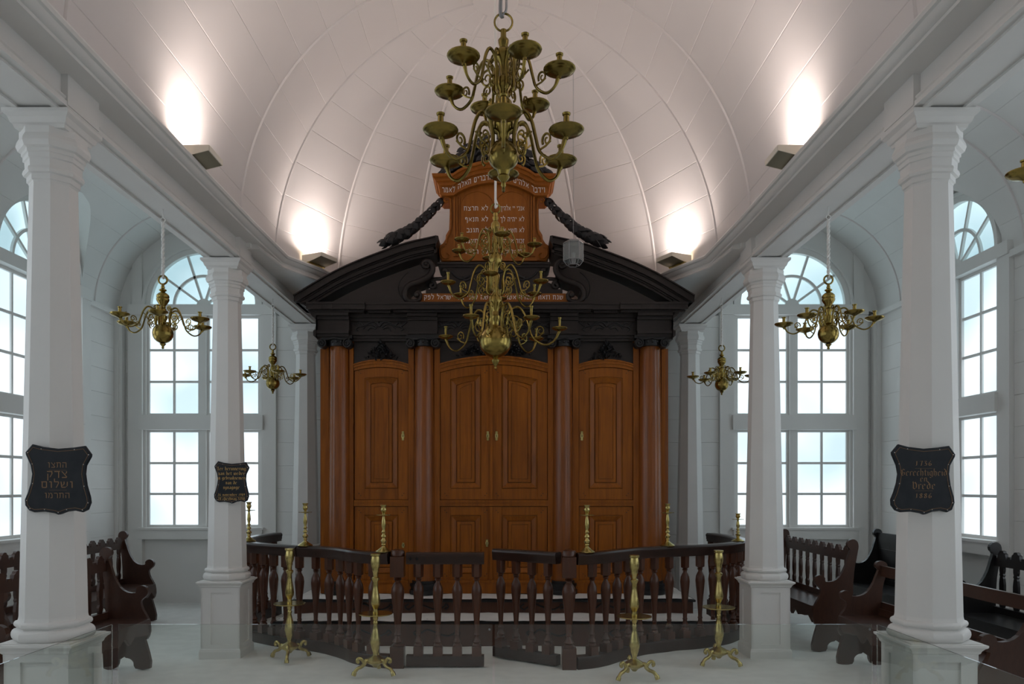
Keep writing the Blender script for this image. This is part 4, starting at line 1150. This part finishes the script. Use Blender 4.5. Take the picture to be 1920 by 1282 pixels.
def stand(x, y, rz, label):
    W = 1.14
    t = thing('candle_stand', label, 'candle stand', (x, y, 0), rz, 'brass candle stands before the balustrade')
    MB().lathe([(r*W, z) for r, z in SB], 18).build('lower_stem', 'brassbright', t, 40)
    MB().lathe([(.02, .505), (.13, .508), (.145, .513), (.146, .520), (.135, .519), (.02, .516)], 32).build('drip_plate', 'brassbright', t, 40)
    MB().lathe([(r*W, z) for r, z in SU], 18).build('upper_stem', 'brassbright', t, 40)
    pts = [(.135, .105), (.145, .118), (.158, .108), (.152, .09), (.135, .095), (.12, .125), (.10, .13), (.085, .11), (.10, .08), (.125, .06), (.155, .05), (.18, .025), (.195, -.008)]
    for k in range(3):
        a = 2*pi*k/3
        q = smoothpts([(r*cos(a)*1.02, r*sin(a)*1.02, z+.012) for r, z in ([(.06, .10)]+pts[7:])], 4)
        q2 = smoothpts([(r*cos(a)*1.02, r*sin(a)*1.02, z+.012) for r, z in [(.10, .085), (.115, .115), (.135, .135), (.155, .13), (.160, .11), (.147, .102)]], 4)
        n = len(q); MB().tube(q, [lerp(.018, .014, i/n) if i < n-4 else .021 for i in range(n)], 8).tube(q2, .0145, 8).build('leg', 'brassbright', t, 50)
stand(-1.93, 7.20, R(-82), 'leftmost brass candle stand, beside the second left column')
stand(-1.03, 6.63, R(90), 'brass tripod candle stand left of the closed gate')
stand(1.18, 6.49, R(98), 'brass tripod candle stand nearest, right of the open gate')
stand(2.03, 6.98, R(88), 'rightmost brass candle stand, beside the second right column')

# ================================================================== CHANDELIERS
def ringpts(r, n=20, c=(0,0,0), axis='y'):
    return [(c[0]+r*cos(2*pi*i/n), c[1], c[2]+r*sin(2*pi*i/n)) if axis == 'y' else (c[0], c[1]+r*cos(2*pi*i/n), c[2]+r*sin(2*pi*i/n)) for i in range(n)]
ARM = [(.15,-.10), (.185,-.04), (.175,.135), (.237,.29), (.357,.33), (.458,.22), (.526,.034), (.594,-.12), (.766,-.212), (.917,-.154), (.994,-.02)]
def spiral(c, r, turns, a0, s=1, n=26):
    return [(c[0]+r*(1-.8*i/n)*cos(a0+s*turns*2*pi*i/n), c[1]+r*(1-.8*i/n)*sin(a0+s*turns*2*pi*i/n)) for i in range(n+1)]
_arm = {}
def arm_meshes(Ra, th, pan, sock, matn, dz=1.0):
    key = (Ra, th, pan, sock, matn, dz)
    if key in _arm: return _arm[key]
    m = MB(); pts = smoothpts([(u*Ra, 0, v*Ra*dz) for u, v in ARM], 4); n = len(pts)
    m.tube(pts, [th*(1.15-.3*i/n) if i < n-4 else th*(1+.5*(i-n+4)/3) for i in range(n)], 6)
    for c, r, tn, a0, s in (((.30, .10), .11, 1.5, 1.9, -1), ((.29, -.05), .075, 1.4, -1.2, 1), ((.70, -.01), .075, 1.4, -2.6, -1), ((.16, .34), .06, 1.3, -.9, 1)):
        q = spiral(c, r, tn, a0, s, 26); m.tube([(u*Ra, 0, v*Ra*dz) for u, v in q], [th*.75*(1-.4*i/26) for i in range(27)], 5)
    m.tube([(.46*Ra, 0, .16*Ra), (.40*Ra, 0, .10*Ra), (.36*Ra, 0, .16*Ra)], th*.6, 5)
    m.tube([(.60*Ra, 0, -.13*Ra), (.68*Ra, 0, -.10*Ra), (.76*Ra, 0, -.04*Ra)], th*.6, 5)
    a = m.mesh('arm', 60)
    p = MB().lathe([(th*.9, -.04*1), (th*1.1, -.03), (pan*.35, -.022), (pan*.62, -.017), (pan*.82, -.010), (pan*.86, -.006), (pan*.93, -.005), (pan, .003), (pan*.98, .007), (pan*.85, .001), (.3*pan, -.008), (.02, -.008)], 22).mesh('drip_pan', 50)
    sr = pan*.2
    s_ = MB().lathe([(sr*.8, -.006), (sr*.95, .01), (sr*.8, .014), (sr*.85, sock*.5), (sr*.8, sock*.85), (sr*1.15, sock*.9), (sr*1.2, sock), (sr*.9, sock), (sr*.8, sock*.85)], 14).mesh('candle_socket', 50)
    for x in (a, p, s_): x.materials.append(M[matn])
    _arm[key] = (a, p, s_); return _arm[key]
def tier(t, zp, Ra, angs, th, pan, sock, matn='brass', dz=1.0):
    a, p, s_ = arm_meshes(Ra, th, pan, sock, matn, dz)
    for i, an in enumerate(angs):
        r = R(-an)
        o = link('arm', a, t, loc=(0, 0, zp), rz=r)
        q = link('drip_pan', p, o, loc=(Ra, 0, .012)); k = link('candle_socket', s_, o, loc=(Ra, 0, .012))
def ball(r, z, n=10): return [(max(r*sin(pi*i/n), .004), z-r*cos(pi*i/n)) for i in range(n+1)]
def side_chand(x, y, zb, rz, label, ropetop):
    t = thing('chandelier', label, 'chandelier', (x, y, zb), 0, 'small brass chandeliers in the aisles')
    MB().lathe([(.004,-.122),(.012,-.115),(.008,-.105),(.018,-.09),(.026,-.082),(.012,-.076)]+[(r, z) for r, z in ball(.079, 0)[1:-1]]+[(.03,.078),(.022,.085),(.026,.10),(.034,.115),(.034,.135),(.022,.14),(.018,.16),(.026,.175),(.026,.19),(.016,.2)], 22).build('globe', 'brass', t, 50)
    MB().lathe([(.02,.2),(.02,.215),(.035,.235),(.048,.258),(.049,.27),(.044,.276),(.049,.284),(.046,.30),(.03,.315),(.014,.325),(.028,.335),(.028,.342),(.012,.352),(.016,.36),(.012,.37),(.012,.39)], 20).build('stem', 'brass', t, 50)
    MB().tube(ringpts(.034, 20, (0, 0, .420)), .0075, 6, True).build('ring', 'brass', t, 60)
    tier(t, .085, .325, [rz+60*k for k in range(6)], .0065, .072, .056)
    zt = ropetop-zb
    L = [(.006*cos(z*90), .006*sin(z*90), z) for z in [lerp(.43, zt-.09, i/90) for i in range(91)]]
    L2 = [(-a, -b, c) for a, b, c in L]
    m = MB().tube(L, .0078, 5).tube(L2, .0078, 5); m.build('hanging_rope', 'rope', t, 60)
    MB().tube(ringpts(.017, 14, (0, 0, zt-.075)), .005, 5, True).tube([(0, 0, zt-.058), (0, 0, zt+.01)], .005, 5).build('hook', 'rope', t, 60)
zs = 3.78
side_chand(-2.6, 6.03, 2.815, 12, 'small brass chandelier hanging left, nearer of the two under the left beam', zs)
side_chand(-2.6, 8.91, 2.81, 3, 'small brass chandelier far left, hanging beside the second left column', zs)
side_chand(2.6, 5.97, 2.80, 20, 'small brass chandelier hanging right between front and second column', zs)
side_chand(2.6, 8.88, 2.79, 8, 'small brass chandelier far right, hanging near the ark corner', zs)
side_chand(2.6, 3.17, 2.85, 198, 'brass chandelier of which one arm shows at the right edge', zs)
# nearer central chandelier
ZA = P(944, 292, 3.6).z; XA = P(944, 292, 3.6).x
t = thing('chandelier', 'two-tier brass chandelier hanging highest and nearest in the middle', 'chandelier', (XA, 3.6, ZA))
MB().lathe([(.004,-.15),(.012,-.14),(.01,-.125),(.024,-.11),(.03,-.10),(.022,-.09),(.028,-.078)]+ball(.073, 0, 14)[2:-2]+[(.026,.072),(.026,.08),(.03,.10),(.05,.115),(.052,.15),(.04,.155)], 24).build('globe', 'brassdark', t, 50)
MB().lathe([(.03,.155),(.02,.19),(.035,.22),(.04,.25),(.025,.27),(.022,.30),(.034,.32),(.034,.36),(.022,.37),(.018,.41),(.022,.43),(.036,.45),(.041,.47),(.036,.49),(.018,.505),(.024,.525),(.026,.54),(.014,.555),(.013,.59)], 22).build('stem', 'brassdark', t, 50)
MB().tube(ringpts(.042, 24, (0, 0, .625)), .005, 6, True).build('ring', 'brassdark', t, 60)
tier(t, .03, .325, [30, 90, 150, 210, 270, 330], .0085, .08, .078, 'brassdark', 1.4)
tier(t, .335, .275, [70, 22, 305, 250, 200, 130], .0075, .074, .072, 'brassdark', 1.4)
MB().tube(smoothpts([(0, 0, .655), (-.012, 0, .655), (-.014, 0, .70), (-.012, 0, .80), (-.012, 0, 1.2), (-.012, 0, SPR+VB-ZA-.01)], 3), .009, 8).build('hook', 'grey', t, 60)
MB().tube(smoothpts([(-.005, 0, .66), (.012, 0, .68), (.014, 0, .73)], 3), .006, 6).build('hook_tip', 'grey', t, 60)
# lower and larger central chandelier
XBc, ZBc = P(929, 640, 7.2).x, P(929, 640, 7.2).z
t = thing('chandelier', 'large three-tier brass chandelier with big globe before the ark', 'chandelier', (XBc, 7.2, ZBc))
MB().lathe([(.004,-.262),(.016,-.255),(.01,-.235),(.02,-.22),(.034,-.19),(.038,-.175),(.02,-.165),(.03,-.15)]+ball(.153, 0, 18)[2:-2]+[(.036,.152),(.036,.16),(.036,.19),(.05,.205),(.05,.235),(.036,.245),(.03,.28)], 28).build('globe', 'brass', t, 50)
MB().lathe([(.03,.28),(.034,.30),(.05,.33),(.066,.375),(.062,.41),(.035,.445),(.025,.47),(.035,.49),(.028,.52),(.04,.58),(.042,.62),(.028,.64),(.026,.68),(.045,.71),(.065,.755),(.066,.785),(.05,.82),(.028,.84),(.026,.88),(.036,.90),(.036,.935),(.024,.945),(.02,1.0),(.032,1.04),(.044,1.075),(.040,1.105),(.02,1.13),(.028,1.15),(.028,1.165),(.02,1.17),(.024,1.2)], 24).build('stem', 'brass', t, 50)
MB().tube(ringpts(.045, 24, (0, 0, 1.243)), .009, 6, True).build('ring', 'brassdark', t, 60)
tier(t, .10, .60, [5, 58, 110, 215, 265, 312], .0105, .074, .10, 'brass', 1.1)
tier(t, .50, .46, [25, 95, 160, 222, 275, 325], .0095, .072, .09, 'brass', 1.3)
tier(t, .875, .37, [10, 80, 145, 200, 260, 318], .0085, .07, .06, 'brass', 1.25)
MB().tube([(.0, 0, 1.25), (0, 0, SPR+VB-ZBc-.01)], .011, 8).tube(smoothpts([(.0, 0, 1.34), (.02, 0, 1.28), (.0, 0, 1.25), (-.005, 0, 1.27)], 3), .008, 6).build('hanging_rod', 'rope', t, 60)

# ================================================================== LANTERN
pL = P(1075, 474, 8.2)
t = thing('lantern', 'small hexagonal glass lantern hanging before the right pediment half', 'lantern', pL)
m = MB(); rL, hL = .105, .10
for z, r in ((.105, rL), (-.085, rL), (.125, rL*.72), (-.135, rL*.62)):
    m.tube([(r*cos(2*pi*i/6), r*sin(2*pi*i/6), z) for i in range(6)], .004, 4, True)
for i in range(6):
    a = 2*pi*i/6
    m.tube([(rL*.72*cos(a), rL*.72*sin(a), .125), (rL*cos(a), rL*sin(a), .105), (rL*cos(a), rL*sin(a), -.085), (rL*.62*cos(a), rL*.62*sin(a), -.135)], .004, 4)
m.build('frame', 'grey', t)
MB().lathe([(rL*.7, .127), (rL*1.05, .105), (rL*1.05, .10), (rL*.6, .128)], 6).build('lid', 'grey', t)
for i in range(6):
    a0, a1 = 2*pi*i/6, 2*pi*(i+1)/6
    rows = [[Vector((rL*.98*cos(a), rL*.98*sin(a), z)) for a in (a0, a1)] for z in (-.085, .105)]
    c = Vector((cos((a0+a1)/2), sin((a0+a1)/2), 0))*.003
    MB().slab(rows, [[p-c for p in r] for r in rows]).build('glass_pane', 'thinglass', t)
MB().lathe([(.02, -.12), (.03, -.07), (.02, -.05), (.022, .0)], 10).build('oil_cup', 'grey', t, 40)
MB().tube([(0, 0, .12), (0, 0, 1.95)], .0025, 5).build('wire', 'grey', t)

# ================================================================== SCONCES
def sconce(x, y, rz, z, label):
    "local -x points to the nave axis (outward from the wall); wall at x=0"
    t = thing('uplight', label, 'wall light', (x, y, z), rz, 'uplights standing on the cornice')
    L, D = .135, .25
    c = MB()
    def cap(yy):
        return [(.02, -.085), (-.02, -.085), (-.08, -.080), (-.14, -.068), (-D, -.040), (-D, 0), (.02, 0)]
    for s in (-1, 1):
        pts = cap(0); m = MB().xz(pts, s*L-.004, s*L+.004); m.build('end_cap', 'sconce', t)
    MB().box((-D-.004, -L, -.042), (-D+.004, L, .0)).build('front_panel', 'sconce', t)
    un = [(.02, -.085), (-.02, -.085), (-.08, -.080), (-.14, -.068), (-D, -.040)]
    rows = [[(u, yy, v) for yy in (-L, L)] for u, v in un]; back = [[(u, yy, v+.006) for yy in (-L, L)] for u, v in un]
    MB().slab(rows, back).build('under_plate', 'sconceunder', t, 40)
    MB().xz([(.02, -.098), (-.075, -.092), (-.085, -.082), (-.08, -.079), (.02, -.09)], -L, L).build('leak_glow_lip', 'brassbright', t)  # bright brass lip put in place of lamplight leaking along the wall
    MB().box((-.03, -L+.03, -.040), (-.10, L-.03, -.034)).build('lamp_tube', 'lampglow', t)
    ld = bpy.data.lights.new('uplight_lamp', 'AREA'); ld.shape = 'RECTANGLE'; ld.size = .15; ld.size_y = .22
    ld.energy = SCONCE_POWER; ld.color = (1, .87, .815); ld.spread = R(170)
    lo = bpy.data.objects.new('uplight_lamp', ld); COL.objects.link(lo); lo.parent = t
    lo.location = (-.15, 0, -.02); lo.rotation_euler = (pi, R(-14), 0)
for s, nm in ((-1, 'left'), (1, 'right')):
    rz = pi if s < 0 else 0
    sconce(s*2.36, 5.83, rz, 4.145, 'cream and brass uplight on the %s cornice, nearer one' % nm)
    th = R(25.714) if s > 0 else pi-R(25.714)
    rr = AR*cos(R(12.857))-.045
    sconce(rr*cos(th), YA+rr*sin(th), th, 4.18, 'cream and brass uplight on the %s apse cornice beside the pediment' % nm)
for s, nm in ((-1, 'left'), (1, 'right')):  # extra pair out of view, added to light the vault and nave
    for yy, q in ((2.93, 'before the front columns, added for light'),):
        sconce(s*2.36, yy, pi if s < 0 else 0, 4.145, 'cream and brass uplight on the %s cornice %s' % (nm, q))

# ================================================================== BENCHES
EP0 = [(835,300),(830,262),(838,225),(860,205),(885,200),(915,210),(932,240),(925,270),(905,295),(925,360),(950,440),(1000,530),(1060,572),(1130,577),(1135,545),(1160,522),(1190,518),(1220,535),(1232,570),(1218,602),(1185,630),(1172,660),(1190,720),(1235,800),(1247,900),(1222,962),(1205,960),(1240,1080),(1250,1200),(1130,1200),(1115,1150),(1085,1120),(1050,1112),(1038,1098),(1025,1112),(990,1135),(970,1195),(860,1200),(862,900),(882,740),(872,500),(850,380)]
def bench(x, y0, y1, face, h, label, style='carved', matn='bench', group=None):
    "face=+1: the seat looks towards +x; back at x"
    t = thing('bench', label, 'bench', (x, y0, 0), 0, group); L = y1-y0
    k = h/1.07
    ep = []
    for a, b in EP0:
        u = (a-850)/928; z = CZ-((980+b/4.42)-PY)/210; z = max(z-.0, -.012) if b >= 1195 else z
        ep.append((face*u, z if z < .4 else .4+(z-.4)*(h-.4)/(1.07-.4)))
    ep = [(v.x, v.y) for v in smoothpts([(a_, b_) for a_, b_ in ep], 2, True)]
    for yy in (0, L):
        y_ = yy if yy == 0 else yy-.04
        m = MB().xz(ep, y_, y_+.04, 0); m.build('end_panel', matn, t)
    def bx(u0, u1, z0, z1, name, ya=.04, yb=None):
        return MB().box((face*u0, ya, z0), (face*u1, (L-.04) if yb is None else yb, z1)).build(name, matn, t)
    def zz(v): return v if v < .4 else .4+(v-.4)*(h-.4)/(1.07-.4)
    bx(.03, .43, .405, .435, 'seat')
    # scalloped apron
    n = max(6, int(L/.09)); ap = [(0.04, .405)]
    pts = [(.04, .405)]+[(.04+(L-.08)*i/n, .27+.035*abs(sin(pi*i*.5))+.02*(i % 3)) for i in range(n+1)]+[(L-.04, .405)]
    m = MB(); o = 0
    nn = len(pts); m.v = [(face*.40, a, b) for a, b in pts]+[(face*.425, a, b) for a, b in pts]
    m.f = [tuple(range(nn)), tuple(range(nn, 2*nn))[::-1]]+[(i, (i+1) % nn, nn+(i+1) % nn, nn+i) for i in range(nn)]
    m.build('apron', matn, t)
    bx(.02, .06, .44, .50, 'lower_rail')
    if style == 'carved':
        n = max(5, round(L/.20)); top = []
        for i in range(n):
            a = .04+(L-.08)*i/n; w_ = (L-.08)/n
            for u, v in ((.0, .955), (.08, .955), (.12, .93), (.2, .935), (.24, .975), (.34, .985), (.38, 1.0), (.5, 1.005), (.62, 1.0), (.66, .985), (.76, .975), (.8, .935), (.88, .93), (.92, .955)):
                top.append((a+w_*u, zz(v)))
        pts = [(.04, zz(.86)), (L-.04, zz(.86))]+[(L-.04, zz(.955))]+top[::-1]
        m = MB(); nn = len(pts); m.v = [(face*.015, a, b) for a, b in pts]+[(face*.045, a, b) for a, b in pts]
        m.f = [tuple(range(nn)), tuple(range(nn, 2*nn))[::-1]]+[(i, (i+1) % nn, nn+(i+1) % nn, nn+i) for i in range(nn)]
        m.build('top_rail', matn, t)
        nb = max(5, round(L/.20)); me = None
        prof = [(.022, 0), (.034, .03), (.036, .06), (.020, .09), (.026, .12), (.034, .17), (.034, .24), (.026, .30), (.020, .32), (.030, .335), (.022, .35), (.030, .38), (.03, .42)]
        hb = zz(.86)-.5
        m = MB(); ps = [(-a, b/.42*hb) for a, b in prof]+[(a, b/.42*hb) for a, b in prof[::-1]]
        nn = len(ps); m.v = [(-.011, a, b) for a, b in ps]+[(.011, a, b) for a, b in ps]
        m.f = [tuple(range(nn)), tuple(range(nn, 2*nn))[::-1]]+[(i, (i+1) % nn, nn+(i+1) % nn, nn+i) for i in range(nn)]
        me = m.mesh('back_baluster'); me.materials.append(M[matn])
        for i in range(nb):
            link('back_baluster', me, t, loc=(face*.035, .04+(L-.08)*(i+.5)/nb, .5))
    elif style == 'plain':
        bx(.015, .045, zz(.90), zz(1.02), 'top_rail'); bx(.015, .04, .50, .56, 'back_slat')
    else:
        MB().box((face*.015, .04, .50), (face*.04, L-.04, zz(.84))).build('back_board', matn, t)
        MB().box((face*.012, .04, zz(.845)), (face*.042, L-.04, zz(1.03))).build('back_board', matn, t)
    return t
G1 = None
bench(-3.50, 4.88, 6.87, 1, 1.07, 'dark wooden bench behind the front left column, scalloped back, nearer the nave')
bench(-4.56, 6.55, 9.32, 1, 1.07, 'long dark wooden bench at the left wall, scalloped back with flat balusters')
bench(3.55, 7.56, 9.42, -1, 1.09, 'brown bench right of the second right column, scalloped back with flat balusters')
bench(3.56, 4.95, 7.05, -1, .93, 'lower brown bench with a plain open back, behind the front right column', 'plain')
bench(4.70, 8.0, 9.45, -1, 1.09, 'black bench with solid board back in the right aisle corner', 'solid', 'benchblack')
bench(4.70, 5.0, 7.2, -1, 1.09, 'black bench with scalloped back at the right wall, nearest the camera', 'carved', 'benchblack')

# ================================================================== GLASS BARRIER
GH = .768; YG = 4.72
def glass(x0, y0, x1, y1, label):
    L = (Vector((x1, y1))-Vector((x0, y0))).length
    t = thing('glass_panel', label, 'glass panel', (x0, y0, 0), atan2(y1-y0, x1-x0), 'panels of the low glass barrier')
    MB().box((0, -.005, -.02), (L, .005, GH)).build('pane', 'glass', t)
    for u in (L-.018,):
        MB().lathe([(.007, 0), (.007, .004)], 10).xf(Matrix.Translation((u, -.007, GH-.03)) @ Matrix.Rotation(pi/2, 4, 'X')).build('fixing_disc', 'grey', t)
xl, xr = P(222, 0, YG).x, P(1635, 0, YG).x
xm = P(925.5, 0, YG).x
glass(xl, YG, xm-.007, YG, 'left panel of the low glass barrier across the nave')
glass(xm+.007, YG, xr, YG, 'right panel of the low glass barrier across the nave')
glass(P(211, 0, YG).x, YG-.01, P(211, 0, YG).x, 1.0, 'glass barrier panel beside the front left column')
glass(P(1644, 0, YG).x, YG-.01, P(1644, 0, YG).x, 1.0, 'glass barrier panel beside the front right column')

# small wall socket under the right back window
so_ = P(1566, 1068, YB-.0)
t = thing('wall_socket', 'white double wall socket under the right back window, behind the bench', 'socket', (so_.x, YB+.02, so_.z))
MB().xz([(-.08, -.075), (.08, -.075), (.08, .075), (-.08, .075)], -.012, .0, .004).build('plate', 'plastic', t)
for a in (-.04, .04):
    for b in (-.035, .035): MB().box((a-.022, -.014, b-.022), (a+.022, -.011, b+.022)).build('outlet', 'plastic' if a < 0 else 'dark', t)
